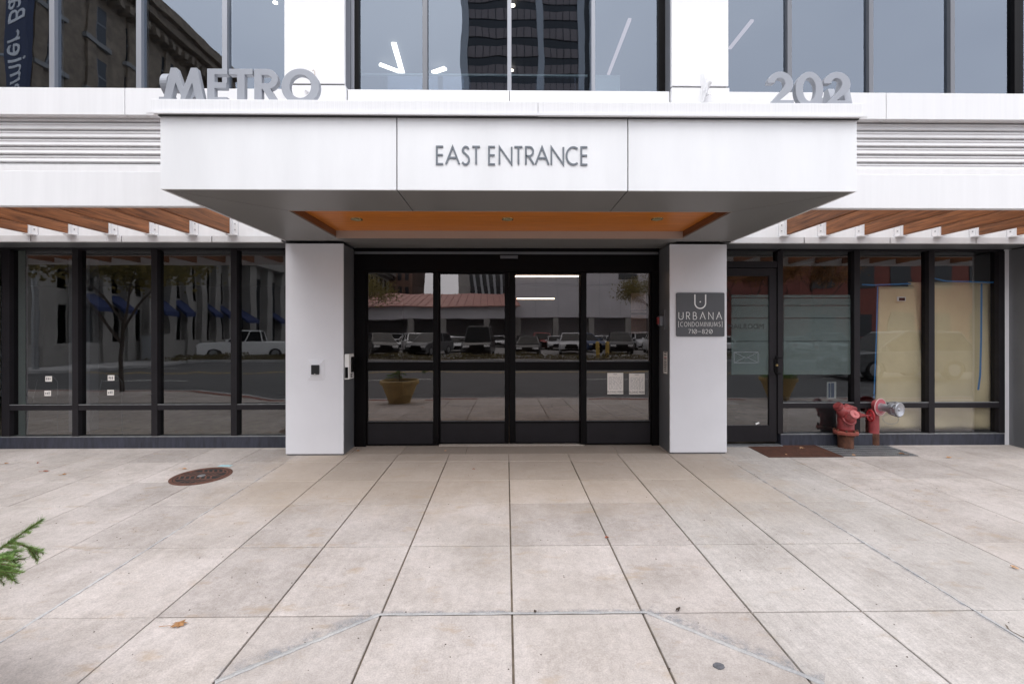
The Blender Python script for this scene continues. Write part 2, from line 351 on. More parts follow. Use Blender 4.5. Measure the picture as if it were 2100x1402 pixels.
# ------------------------------------------------------------------ stroke font (strokes butt or lie 0.4 mm apart, never coplanar)
def arc(cx, cz, rx, rz, a0, a1, n=14):
    return [(cx + rx * math.cos(R(a0 + (a1 - a0) * i / n)), cz + rz * math.sin(R(a0 + (a1 - a0) * i / n))) for i in range(n + 1)]
GL = {
 'E': (.46, [[(.42, 1), (0, 1), (0, 0), (.42, 0)], [(0, .52), (.40, .52)]]),
 'A': (.80, [[(0, 0), (.40, 1), (.80, 0)], [(.17, .36), (.63, .36)]]),
 'S': (.50, [arc(.25, .745, .22, .255, 20, 90, 6)[0:0] + arc(.26, .75, .22, .25, 30, 180, 10) + arc(.24, .25, .24, .27, 60, -150, 14)]),
 'T': (.54, [[(0, 1), (.54, 1)], [(.27, 1), (.27, 0)]]),
 'N': (.64, [[(0, 0), (0, 1), (.64, 0), (.64, 1)]]),
 'R': (.50, [[(0, 0), (0, 1), (.2, 1)] + arc(.22, .74, .24, .26, 90, -90, 12) + [(0, .48)], [(.18, .47), (.50, 0)]]),
 'C': (.74, [arc(.46, .5, .46, .5, 54, 306, 22)]),
 'U': (.62, [[(0, 1), (0, .31)] + arc(.31, .31, .31, .31, 180, 360, 14) + [(.62, 1)]]),
 'B': (.50, [[(0, 0), (0, 1), (.2, 1)] + arc(.2, .76, .21, .24, 90, -90, 10) + [(0.02, .52)], [(.2, .52)] + arc(.24, .26, .26, .26, 90, -90, 10) + [(0, 0)]]),
 'a': (.76, [[(0, 0), (.38, 1), (.76, 0)], [(.35, .32), (.41, .32)]]),
 'O': (.84, [arc(.42, .5, .42, .5, 90, 450, 26)]),
 'D': (.70, [[(0, 0), (0, 1), (.22, 1)] + arc(.22, .5, .48, .5, 90, -90, 16) + [(0, 0)]]),
 'M': (.90, [[(0, 0), (.10, 1), (.45, .15), (.80, 1), (.90, 0)]]),
 'I': (.02, [[(.01, 1), (.01, 0)]]),
 '[': (.16, [[(.16, 1.15), (0, 1.15), (0, -.1), (.16, -.1)]]),
 ']': (.16, [[(0, 1.15), (.16, 1.15), (.16, -.1), (0, -.1)]]),
 '7': (.55, [[(0, 1), (.55, 1), (.18, 0)]]),
 '1': (.15, [[(0, .85), (.13, 1), (.13, 0)]]),
 '0': (.80, [arc(.40, .5, .40, .5, 90, 450, 24), [(.15, .12), (.65, .88)]]),
 '-': (.70, [[(0, .48), (.70, .48)]]),
 '8': (.56, [arc(.28, .76, .22, .24, -90, 270, 16), arc(.28, .26, .28, .26, 90, 450, 18)]),
 '2': (.55, [arc(.27, .72, .26, .28, 170, -30, 12) + [(.02, 0), (.55, 0)]]),
 'L': (.4, [[(0, 1), (0, 0), (.4, 0)]]),
 ' ': (.42, []),
}
def ribbon(bm, pts, wd, d0, d1, M, sx=1, sz=1):
    P = [Vector((x * sx, z * sz)) for x, z in pts]
    Q = [P[0]]
    for p in P[1:]:
        if (p - Q[-1]).length > 1e-5: Q.append(p)
    closed = (Q[0] - Q[-1]).length < 1e-3 and len(Q) > 3
    if closed: Q = Q[:-1]
    n = len(Q); lf, rt = [], []
    for i in range(n):
        a = Q[i - 1] if (i > 0 or closed) else None; b = Q[(i + 1) % n] if (i < n - 1 or closed) else None
        d1_ = (Q[i] - a).normalized() if a is not None else (b - Q[i]).normalized()
        d2_ = (b - Q[i]).normalized() if b is not None else d1_
        nn = Vector((-(d1_.y + d2_.y), d1_.x + d2_.x))
        if nn.length < 1e-4: nn = Vector((-d1_.y, d1_.x))
        nn.normalize(); c = max(0.38, nn.dot(Vector((-d1_.y, d1_.x))))
        off = nn * (wd / 2 / c); lf.append(Q[i] + off); rt.append(Q[i] - off)
    def V(p, d): return bm.verts.new(M @ Vector((p.x, d, p.y)))
    vs = [(V(lf[i], d0), V(rt[i], d0), V(lf[i], d1), V(rt[i], d1)) for i in range(n)]
    rng = range(n) if closed else range(n - 1)
    for i in rng:
        a, b = vs[i], vs[(i + 1) % n]
        for q in ((a[0], b[0], b[1], a[1]), (a[2], a[3], b[3], b[2]), (a[0], a[2], b[2], b[0]), (a[1], b[1], b[3], a[3])):
            bm.faces.new(q)
    if not closed:
        for v in (vs[0], vs[-1]): bm.faces.new((v[0], v[1], v[3], v[2]))
def text_w(t, h, sp): return sum(GL[c][0] * h for c in t) + sp * (len(t) - 1)
def stroke_text(t, x0, x1, z0, h, Y, wd, depth, mt, parent, name='letter', sxf=1.0, one=False, pos=None):
    """letters between x0 and x1 on the plane y=Y (facing -Y); spacing fills the width"""
    ww = sum(GL[c][0] * h * sxf for c in t); sp = (x1 - x0 - ww) / (len(t) - 1); x = x0
    allb = NB() if one else None
    for ci, c in enumerate(t):
        gw, strokes = GL[c]; sx_ = h * sxf
        if pos: x = pos[ci][0] + wd / 2; sx_ = (pos[ci][1] - pos[ci][0] - wd) / gw
        if strokes:
            bm = allb if one else NB()
            for k, s in enumerate(strokes):
                ribbon(bm, s, wd, -depth - 0.0004 * k, 0.0, Matrix.Translation((x, Y, z0)), sx_, h)
            if not one: obj(name, bm, mt, parent)
        x += gw * h * sxf + sp
    if one: return obj(name, allb, mt, parent)
def font_mesh(name, txt, size, M, mt, parent=None, extrude=0.0006, shear=0.0, align='CENTER'):
    c = bpy.data.curves.new(name, 'FONT'); c.body = txt; c.size = size; c.extrude = extrude; c.shear = shear
    c.align_x = align; c.align_y = 'CENTER'; c.resolution_u = 3
    t = bpy.data.objects.new('tmp', c); COL.objects.link(t)
    me = bpy.data.meshes.new_from_object(t); bpy.data.objects.remove(t)
    me.transform(M); me.materials.clear(); me.materials.append(mt)
    o = bpy.data.objects.new(name, me); return link(o, parent)
FACE = Matrix(((1, 0, 0, 0), (0, 0, -1, 0), (0, 1, 0, 0), (0, 0, 0, 1)))     # text facing -Y

# bold channel letters, unit height
def bold(bm, ch, M, h, dep, sw=.2):
    k = [0]
    def poly(p): prism_m(bm, [(x * h, z * h) for x, z in p], 0.0 - 0.001 * k[0], dep, M); k[0] += 1
    def rib(p, w=sw): ribbon(bm, p, w * h, 0.0 - 0.001 * k[0], dep + 0.0007 * k[0], M, h, h); k[0] += 1
    if ch == 'M':
        poly([(0, 0), (.235, 1.02), (.40, 1.02), (.60, .45), (.80, 1.02), (.97, 1.02), (1.19, 0), (.97, 0), (.835, .58), (.60, 0), (.37, .58), (.22, 0)]); return 1.19
    if ch == 'E':
        poly([(0, 0), (.57, 0), (.57, .17), (.21, .17), (.21, .43), (.54, .43), (.54, .6), (.21, .6), (.21, .83), (.57, .83), (.57, 1), (0, 1)]); return .57
    if ch == 'T':
        poly([(0, .83), (.22, .83), (.22, 0), (.43, 0), (.43, .83), (.65, .83), (.65, 1), (0, 1)]); return .65
    if ch == 'R':
        poly([(0, 0), (.21, 0), (.21, 1), (0, 1)])
        rib([(.16, .91), (.36, .91)] + arc(.36, .70, .22, .21, 90, -90, 12) + [(.16, .49)], .18)
        poly([(.48, 0), (.71, 0), (.44, .44), (.22, .44)]); return .71
    if ch == 'O':
        out = [(x, max(z, 0)) for x, z in arc(.53, .49, .53, .53, 90, 450, 40)]; inn = arc(.53, .50, .30, .34, 90, 450, 40)
        ring(bm, out[:-1], inn[:-1], h, dep, M); return 1.06
    if ch == '0':
        out = [(x, max(z, 0)) for x, z in arc(.40, .49, .40, .53, 90, 450, 36)]; inn = arc(.40, .50, .185, .34, 90, 450, 36)
        ring(bm, out[:-1], inn[:-1], h, dep, M); return .80
    if ch == '2':
        top = arc(.37, .66, .37, .36, 178, -38, 16); inner = arc(.36, .67, .15, .16, -25, 178, 14)
        poly(top + [(.36, .18), (.76, .18), (.76, 0), (0, 0)] + [(.46, .52)] + inner); return .78
def ring(bm, out, inn, h, dep, M):
    n = len(out)
    A = [[bm.verts.new(M @ Vector((x * h, d, z * h))) for x, z in P] for P in (out, inn) for d in (0, dep)]
    for i in range(n):
        j = (i + 1) % n
        for q in ((A[0][i], A[0][j], A[2][j], A[2][i]), (A[1][i], A[3][i], A[3][j], A[1][j]), (A[0][i], A[1][i], A[1][j], A[0][j]), (A[2][i], A[2][j], A[3][j], A[3][i])):
            bm.faces.new(q)
#@@SETTING
# ================================================================== GROUND
prism = prism_z
bm = NB(); prism_z(bm, [(-700, -900), (700, -900), (700, 700), (-700, 700)], -0.62, -0.60)
struct('ground', bm, mat('far_ground', (0.16, 0.155, 0.15), 0.9, var=0.2, vscale=0.05, coords='World'))
KERB = [(-60, -1.6), (-9, -1.6), (-5.6, 0.75), (60, 0.75)]
# pavement bed (joint filler) under the slabs
bm = NB(); prism_z(bm, [(-30, -1.45), (-9, -1.45), (-5.6, 0.9), (30, 0.9), (30, 9), (-30, 9)], lambda x, y: gz(y) - 0.12, lambda x, y: gz(y) - 0.012)
pavement = struct('pavement', bm, m_joint)
xs = [-1.93, -1.32, -.696, .033, .762, 1.374, 2.0, 2.64, 3.40, 4.17, 4.96, 5.75, 6.5, 7.3, 8.1, 8.9]
xs = [-8.9, -8.25, -7.6, -6.9, -6.2, -5.66, -5.03, -4.40, -3.77, -3.15, -2.57] + xs
ys = [.98, 1.75, 2.524, 3.30, 4.07, 4.665, 5.31]
def slab(x0, x1, y0, y1, mt, name='slab', g=0.0035, pts=None):
    jz = random.uniform(-.0008, .0008)
    P = pts or [(x0 + g, y0 + g), (x1 - g, y0 + g), (x1 - g, y1 - g), (x0 + g, y1 - g)]
    b = NB(); prism_z(b, P, lambda x, y: gz(y) - 0.05, lambda x, y: gz(y) + jz)
    es = [e for e in b.edges if abs(e.verts[0].co.z - gz(e.verts[0].co.y) - jz) < 1e-5 and abs(e.verts[1].co.z - gz(e.verts[1].co.y) - jz) < 1e-5]
    bmesh.ops.bevel(b, geom=es, offset=0.0025, segments=1, affect='EDGES')
    return obj(name, b, mt, pavement)
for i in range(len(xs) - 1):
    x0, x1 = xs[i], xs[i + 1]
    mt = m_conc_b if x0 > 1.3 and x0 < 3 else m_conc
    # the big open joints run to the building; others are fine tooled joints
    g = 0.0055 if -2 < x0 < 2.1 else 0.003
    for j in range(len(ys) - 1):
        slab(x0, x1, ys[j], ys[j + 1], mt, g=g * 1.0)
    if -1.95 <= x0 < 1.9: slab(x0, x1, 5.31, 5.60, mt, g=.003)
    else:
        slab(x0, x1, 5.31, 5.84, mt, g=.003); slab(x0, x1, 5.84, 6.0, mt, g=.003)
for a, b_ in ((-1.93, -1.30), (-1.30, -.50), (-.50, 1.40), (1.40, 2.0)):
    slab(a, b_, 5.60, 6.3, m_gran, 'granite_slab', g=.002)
b = NB()
for k in range(14): bx(b, -30, -8.91, 0, 0, 0, 0) if False else None
for (X0, X1) in ((-30, -8.91), (8.91, 30)):
    prism_z(b, [(X0, .98), (X1, .98), (X1, 6.0), (X0, 6.0)], lambda x, y: gz(y) - 0.04, lambda x, y: gz(y))
prism_z(b, [(-30, -1.2), (-9.1, -1.2), (-5.9, .97), (-30, .97)], lambda x, y: gz(y) - 0.04, lambda x, y: gz(y))
struct('outer_slabs', b, m_conc, parent=pavement)
# brick band and kerb
m_brick = mat('red_brick_paver', (0.20, 0.075, 0.055), 0.85, var=0.3, vscale=14, coords='World')
def band(y0, y1, top, bot, name, mt):
    b = NB()
    L_ = [(-60, -1.6 + y0), (-9, -1.6 + y0), (-5.6, .75 + y0), (60, .75 + y0)]
    U_ = [(-60, -1.6 + y1), (-9, -1.6 + y1), (-5.6, .75 + y1), (60, .75 + y1)]
    for i in range(3):
        prism_z(b, [L_[i], L_[i + 1], U_[i + 1], U_[i]], bot, lambda x, y: gz(y) + top)
    return struct(name, b, mt)
band(.17, .40, .0, -.3, 'brick_band', m_brick)
band(0, .165, .002, -.5, 'kerb', m_mortar)
# roadway, markings, far kerb, planting strip, parking lot
m_asph = mat('asphalt', (0.085, 0.085, 0.088), 0.85, var=0.25, vscale=1.3, coords='World', bump=0.2, bscale=90)
m_paint = mat('road_paint', (0.62, 0.62, 0.60), 0.7, var=0.2, vscale=6, coords='World')
m_yel = mat('yellow_paint', (0.5, 0.34, 0.08), 0.7, var=0.2, vscale=6, coords='World')
b = NB(); prism_z(b, [(-120, -15.2), (120, -15.2), (120, .74), (-5.6, .74), (-9, -1.61), (-120, -1.61)], -.50, -.26); struct('road', b, m_asph)
b = NB()
for x in range(-60, 60, 9): bx(b, x, x + 3.2, -5.12, -5.0, -.258, -.2555)
for x in range(-60, 60, 9): bx(b, x + 4, x + 7.2, -11.6, -11.48, -.258, -.2555)
struct('lane_markings', b, m_paint)
b = NB(); bx(b, -60, 60, -8.2, -8.1, -.258, -.2555); bx(b, -60, 60, -8.5, -8.4, -.258, -.2555); struct('centre_line', b, m_yel)
b = NB(); bx(b, -120, 120, -15.5, -15.2, -.5, -.12); bx(b, -120, 120, -18, -17.8, -.5, -.12); struct('far_kerb', b, m_mortar)
b = NB(); bx(b, -120, 120, -17.8, -15.5, -.5, -.16); struct('planting_strip', b, mat('mulch', (0.07, 0.05, 0.035), .95, var=.5, vscale=6, coords='World'))
b = NB(); bx(b, -120, 120, -75, -18, -.5, -.22); struct('parking_lot', b, mat('worn_asphalt', (0.20, 0.195, 0.19), 0.85, var=0.15, vscale=.6, coords='World'))
b = NB()
for row in (-22, -33, -44):
    for x in range(-18, 46, 3): bx(b, x, x + .12, row - 5.2, row, -.218, -.216)
struct('parking_lines', b, m_paint)

# mortar seams and ramp ridges on the pavement
def seam(p0, p1, w0, hgt, mt, name, n=26, jit=.3):
    b = NB(); p0 = Vector(p0); p1 = Vector(p1); d = (p1 - p0).normalized(); nn = Vector((-d.y, d.x)); rows = []
    for i in range(n + 1):
        c = p0.lerp(p1, i / n); ww = w0 * (1 + jit * random.uniform(-1, 1)); ww2 = w0 * (1 + jit * random.uniform(-1, 1))
        rows.append([b.verts.new((q.x, q.y, gz(q.y) + h)) for q, h in ((c + nn * ww, .0012), (c + nn * ww * .2, hgt), (c - nn * ww2, .0012))])
    for i in range(n):
        for k in range(2): b.faces.new((rows[i][k], rows[i][k + 1], rows[i + 1][k + 1], rows[i + 1][k]))
    return struct(name, b, mt, parent=pavement)
A_, B_ = G(777, 1259), G(1325, 1255)
Aw, Bw = G(440, 1398), G(1690, 1402)
seam(A_.xy, B_.xy, .010, .003, m_ridge, 'ramp_ridge')
seam(A_.xy, Aw.xy, .013, .005, m_ridge, 'ramp_ridge')
seam(B_.xy, Bw.xy, .013, .005, m_ridge, 'ramp_ridge')
seam((-2.57, 5.5), (-2.57, 1.0), .007, .002, m_mortar, 'mortar_seam', 90, .8)
seam((2.64, 5.5), (2.64, 1.0), .006, .002, m_mortar, 'mortar_seam', 90, .8)
# grey smears beside the ramp ridges
m_smear = mat('ridge_smear', (0.36, 0.39, 0.42), 0.9, var=0.35, vscale=9, coords='World')

# ================================================================== BUILDING
bld = empty('condominium_building', (0, 6, 0), label='white and silver panelled building with a projecting entrance canopy and dark storefront glass', cat='building')
OFF = Vector((0, -6, 0))
def part(name, bm, mt, parent=None, bevel=0, **k):
    o = obj(name, bm, mt, bld if parent is None else parent, bevel=bevel, **k)
    if parent is None: o.location = OFF
    return o
ZH = 2.584
XL0, XL1, XR0, XR1 = -2.685, -1.985, 2.02, 2.725        # entrance pillars
pill = []
def lower_pillar(x0, x1, ztop=ZH):
    b = NB(); bx(b, x0, x1, 5.56, 5.585, gz(5.56) + .02, ztop)
    # return faces set behind the front panel
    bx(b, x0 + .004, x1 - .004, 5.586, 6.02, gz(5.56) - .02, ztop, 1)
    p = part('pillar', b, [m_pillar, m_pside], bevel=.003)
    b2 = NB(); bx(b2, x0 + .03, x1 - .02, 5.574, 5.60, gz(5.56) - .02, gz(5.56) + .019); obj('pillar_foot', b2, m_pside, p)
    bx_ = NB()
    for xx in (x0 - .004, x1 + .001): bx(bx_, xx, xx + .003, 5.985, 6.0, .02, ztop)
    obj('edge_trim', bx_, m_mull, p)
    return p
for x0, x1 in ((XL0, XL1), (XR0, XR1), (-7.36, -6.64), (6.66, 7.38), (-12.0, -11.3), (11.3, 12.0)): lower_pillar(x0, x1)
# upper pillars: panel above, gap, lower panel block
UP = ((-2.62, -1.912), (1.985, 2.668), (-7.36, -6.9), (6.9, 7.36), (-12.0, -11.3), (11.3, 12.0))
for x0, x1 in UP:
    b = NB(); bx(b, x0, x1, 5.40, 5.62, 4.445, 7.2); p = part('upper_pillar', b, m_white, bevel=.003)
    b = NB(); bx(b, x0, x1 + .012, 5.40, 5.62, 3.4, 4.425); obj('base_panel', b, m_white, p, bevel=.003)
    b = NB(); bx(b, x0 + .01, x1 - .01, 5.42, 5.61, 4.42, 4.45); obj('joint', b, m_gap, p)
    b = NB(); bx(b, x1 + .0005, x1 + .004, 5.44, 5.66, 4.40, 7.2); bx(b, x0 - .004, x0 - .0005, 5.44, 5.66, 4.40, 7.2); obj('reveal', b, m_mull, p)
# mass of the upper floors and roof
b = NB(); bx(b, -16, 16, 5.5, 20, 7.2, 20); up_mass = part('upper_wall', b, m_white)
for z in (8.4, 12, 15.6):
    for x in range(-14, 14, 4):
        b = NB(); bx(b, x + .3, x + 3.4, 5.47, 5.5, z, z + 2.2); obj('window', b, m_dark, up_mass)
b = NB(); bx(b, -16, -12, 5.5, 20, -.1, 7.2); bx(b, 12, 16, 5.5, 20, -.1, 7.2); bx(b, -12, 12, 14, 14.2, -.1, 7.2); part('outer_wall', b, m_white)

BAYS = ((-11.3, -7.36), (-6.64, XL0), (XR1, 6.66), (7.38, 11.3))
# lower head wall, trim and soffit over the storefronts
def edges(a, b_, first, step):
    e = [a]; x = first
    while x < b_:
        if x > a: e.append(x)
        x += step
    return e + [b_]
for bi, (a, b_) in enumerate(BAYS):
    b = NB(); bx(b, a if bi != 1 else -7.36, b_ if bi != 2 else 7.38, 5.50, 5.52, 2.66, 3.50); hw = part('head_wall', b, m_white)
    b = NB(); bx(b, a - .02, b_ + .02, 5.525, 6.05, ZH + .012, 3.5); part('storefront_soffit', b, m_pside)
for side, jo in ((-1, (64, 250, 435)), (1, (1649, 1825, 2001))):
    X = [AX(p, 5.48) for p in jo]; st = X[1] - X[0]
    if side < 0: e = [-12] + [X[0] - 5 * st, X[0] - 4 * st, X[0] - 3 * st, X[0] - 2 * st, X[0] - st] + X + [-2.69]
    else: e = [2.73] + X + [X[2] + k * st for k in range(1, 5)] + [12]
    for k in range(len(e) - 1):
        b = NB(); bx(b, e[k] + .006, e[k + 1] - .006, 5.475, 5.53, ZH, 2.655); part('trim_panel', b, m_louver)
    b = NB(); bx(b, e[0], e[-1], 5.486, 5.53, ZH + .01, 2.65); part('trim_joint', b, m_gap)
# louvres, sill band
for (a, b_) in ((-12, -2.62), (-1.91, 1.985), (2.67, 12)):
    b = NB(); bx(b, a, b_, 5.575, 5.64, 3.42, 4.12); lv = part('louver_panel', b, m_gap)
    z = AZ(351, 5.53, 300 if a < 0 else 1800); st = .0985
    for k in range(7):
        zz = z + k * st
        if zz > 4.08: break
        prof = [(5.574, zz + .004), (5.53, zz + .012), (5.527, zz + .022), (5.545, zz + .062), (5.536, zz + .070), (5.536, min(4.083, zz + .088)), (5.574, min(4.084, zz + .096))]
        bb = NB(); A = [bb.verts.new((a, y, q)) for y, q in prof]; B = [bb.verts.new((b_, y, q)) for y, q in prof]
        bb.faces.new(A); bb.faces.new(B[::-1])
        for i in range(len(prof)): bb.faces.new((A[i], A[(i + 1) % len(prof)], B[(i + 1) % len(prof)], B[i]))
        obj('louver', bb, m_louver, lv)
b = NB()
jl, jr = AX(256, 5.45), AX(1818, 5.45)
for (a, b_) in ((-12, jl - 2.9), (jl - 2.9, jl), (jl, -2.625), (-1.895, .045), (.045, 1.98), (2.672, jr), (jr, jr + 2.9), (jr + 2.9, 12)):
    b = NB(); bx(b, a + .004, b_ - .004, 5.45, 5.60, 4.086, 4.405); part('sill_band', b, m_white, bevel=.003)
b = NB(); bx(b, -11.9, 11.9, 5.465, 5.59, 4.095, 4.40); part('band_joint', b, m_gap)

# upper windows
YG = 5.64
def frame_bar(x0, x1, z0, z1, Y, dep, mt, parent, name='mullion'):
    b = NB(); bx(b, x0, x1, Y, Y + dep, z0, z1); return obj(name, b, mt, parent, bevel=.002)
def upper_win(x0, x1, mull, dk=()):
    b = NB(); bx(b, x0, x1, 5.62, 5.74, 4.36, 4.40); bx(b, x0, x1, 5.62, 5.74, 6.9, 7.19)
    f = part('upper_window', b, m_mull_dk)
    e = [x0] + [m for m, _, _ in mull] + [x1]
    for m, wd, mt in mull: frame_bar(m - wd / 2, m + wd / 2, 4.405, 6.9, 5.60, .12, mt, f)
    for i in range(len(e) - 1):
        b = NB(); bx(b, e[i] + .002, e[i + 1] - .002, 5.645, 5.653, 4.402, 6.898); obj('pane', b, g_up, f)
    return f
def mx(pxs, Y): return [AX(p, Y) for p in pxs]
ml = [(x, .062, m_mull) for x in mx((113, 290, 465), YG)]
ml = [(ml[0][0] - 1.08, .06, m_mull)] + ml
upper_win(-6.88, -2.63, ml)
mc = mx((873, 1045, 1216), YG)
f = upper_win(-1.90, 1.98, [(mc[0], .06, m_mull_dk), (mc[1], .05, m_mull), (mc[2], .045, m_mull)])
for a_, b_ in ((AX(722, 5.64), AX(729, 5.64)), (AX(1365, 5.64), AX(1378, 5.64))): frame_bar(a_, b_, 4.405, 6.9, 5.60, .10, m_mull, f, 'jamb')
for a_, b_ in ((AX(729, 5.64), AX(738, 5.64)), (AX(1349, 5.64), AX(1365, 5.64))): frame_bar(a_, b_, 4.405, 6.9, 5.61, .10, m_black, f, 'jamb')
mr_ = mx((1616, 1782, 1948), YG)
f = upper_win(2.675, 6.88, [(x, .055, m_mull_dk) for x in mr_])
frame_bar(AX(2074, 5.64), AX(2092, 5.64), 4.405, 6.9, 5.60, .12, m_black, f, 'jamb')
upper_win(-11.3, -7.36, [(-10.3, .06, m_mull), (-9.3, .06, m_mull), (-8.3, .06, m_mull)])
upper_win(7.38, 11.3, [(8.3, .06, m_mull_dk), (9.3, .06, m_mull_dk), (10.3, .06, m_mull_dk)])

# interiors
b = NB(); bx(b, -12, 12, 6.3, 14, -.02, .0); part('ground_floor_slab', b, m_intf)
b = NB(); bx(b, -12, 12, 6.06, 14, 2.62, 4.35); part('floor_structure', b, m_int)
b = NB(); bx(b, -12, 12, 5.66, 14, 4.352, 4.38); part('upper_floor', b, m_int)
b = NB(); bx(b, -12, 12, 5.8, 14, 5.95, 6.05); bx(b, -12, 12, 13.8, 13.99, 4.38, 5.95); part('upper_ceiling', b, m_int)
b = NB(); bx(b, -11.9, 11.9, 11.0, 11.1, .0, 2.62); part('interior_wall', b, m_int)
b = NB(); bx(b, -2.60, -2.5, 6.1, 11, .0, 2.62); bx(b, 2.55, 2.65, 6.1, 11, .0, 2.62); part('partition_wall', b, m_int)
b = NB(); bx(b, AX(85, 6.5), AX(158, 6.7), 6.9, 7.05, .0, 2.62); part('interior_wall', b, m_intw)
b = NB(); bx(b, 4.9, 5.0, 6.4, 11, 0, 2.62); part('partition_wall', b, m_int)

# storefronts ------------------------------------------------------------
YF = 5.925
ZS, ZR0, ZR1 = .165, .50, .575
def storefront(x0, x1, mull, jamb_l, jamb_r, panes=True, rail=True, name='storefront_window'):
    b = NB(); bx(b, x0, x1, YF, YF + .11, 2.572, 2.598)
    f = part(name, b, m_dark)
    b = NB(); bx(b, x0, x1, YF - .01, YF + .11, gz(YF), ZS - .012); obj('sill', b, m_kick, f, bevel=.003)
    b = NB(); bx(b, x0, x1, YF - .012, YF + .02, ZS - .010, ZS); obj('sill_edge', b, m_steel, f)
    for (m, wd) in mull: frame_bar(m - wd / 2, m + wd / 2, ZS + .001, 2.571, YF - .008, .115, m_dark, f)
    for (a, b_) in (jamb_l, jamb_r):
        if b_ > a: frame_bar(a, b_, ZS + .001, 2.571, YF - .006, .11, m_dark, f, 'jamb')
    e = [jamb_l[1]]
    for m, wd in mull: e += [m - wd / 2, m + wd / 2]
    e.append(jamb_r[0])
    for i in range(0, len(e), 2):
        a, c = e[i] + .001, e[i + 1] - .001
        b = NB(); bx(b, a, c, YF - .004, YF + .10, ZR0, ZR1 - .008); obj('rail', b, m_dark, f, bevel=.002)
        b = NB(); bx(b, a, c, YF - .006, YF + .02, ZR1 - .007, ZR1); obj('rail_edge', b, m_steel, f)
        b = NB(); bx(b, a, c, YF + .05, YF + .058, ZR1 + .001, 2.57); obj('pane', b, g_low, f)
        b = NB(); bx(b, a, c, YF + .05, YF + .058, ZS + .001, ZR0 - .001); obj('pane', b, g_low, f)
    return f
ML = [(x, .078) for x in mx((155, 317, 480), YF)]
storefront(-6.63, -2.69, ML, (AX(4, YF), AX(20, YF)), (-2.70, -2.69))
b = NB(); bx(b, AX(27, 6.1), AX(36, 6.1), 6.05, 6.2, .0, 2.6); part('pale_jamb', b, m_mint)
MR = [(x, .078) for x in mx((1757, 1910), YF)]
XD = AX(1600, YF)
sf = storefront(XD, AX(2059, YF), MR, (XD - .035, XD + .035), (AX(2048, YF), AX(2060, YF)))
b = NB(); bx(b, AX(2059.5, YF), 6.7, 5.92, 6.04, gz(5.92), ZH + .01); part('corner_panel', b, m_pillar)
storefront(-11.3, -7.36, [(-10.3, .078), (-9.3, .078), (-8.3, .078)], (-11.3, -11.2), (-7.46, -7.36))
storefront(7.38, 11.3, [(8.4, .078), (9.3, .078), (10.3, .078)], (7.38, 7.46), (11.2, 11.3))
# mail room door
b = NB(); bx(b, XR1, XD - .037, YF, YF + .11, 2.572, 2.598); bx(b, XR1, XD - .037, YF, YF + .1, AZ(549, YF, 1550), AZ(536, YF, 1550))
dr = part('transom_frame', b, m_dark)
b = NB(); bx(b, XR1, XD - .037, YF + .05, YF + .058, AZ(535.5, YF, 1550), 2.571); obj('pane', b, g_low, dr)
b = NB()
dx0, dx1 = 2.80 - .06, XD - .04
zt, zb, zg0, zg1 = AZ(550, YF, 1550), .06, AZ(873, YF, 1550), AZ(566, YF, 1550)
bx(b, dx0 + .06, dx1 - .10, YF + .01, YF + .06, zg1, zt); bx(b, dx0 + .06, dx1 - .10, YF + .01, YF + .06, zb, zg0)
bx(b, dx1 - .10, dx1, YF + .01, YF + .06, zb, zt); bx(b, dx0 - .01, dx0 + .06, YF + .01, YF + .06, zb, zt)
door = part('side_door', b, m_dark, bevel=.002)
b = NB(); bx(b, dx0 + .061, dx1 - .101, YF + .03, YF + .038, zg0 + .001, zg1 - .001); obj('pane', b, g_low, door)
b = NB(); hx = AX(1583, YF); zz0, zz1 = AZ(765, YF, 1590), AZ(733, YF, 1590)
tube(b, [(hx + .085, YF + .01, zz1), (hx + .085, YF - .05, zz1), (hx + .02, YF - .055, zz1), (hx, YF - .055, zz1 - .03), (hx, YF - .055, zz0 + .03), (hx + .02, YF - .055, zz0), (hx + .085, YF - .05, zz0), (hx + .085, YF + .01, zz0)], .011, 10)
bx(b, hx + .05, hx + .075, YF - .002, YF + .012, zz0 - .02, zz1 + .02)
obj('handle', b, m_black, door, smooth=False)
b = NB(); lathe_axis(b, (hx + .062, YF - .003, (zz0 + zz1) / 2), (0, -1, 0), [(0, .016), (.008, .016), (.008, .008), (.012, .007)]); obj('lock_cylinder', b, m_brass, door)
b = NB(); bx(b, XR1, XD, YF - .06, YF + .06, gz(YF), gz(YF) + .014); obj('threshold', b, m_steel, door)

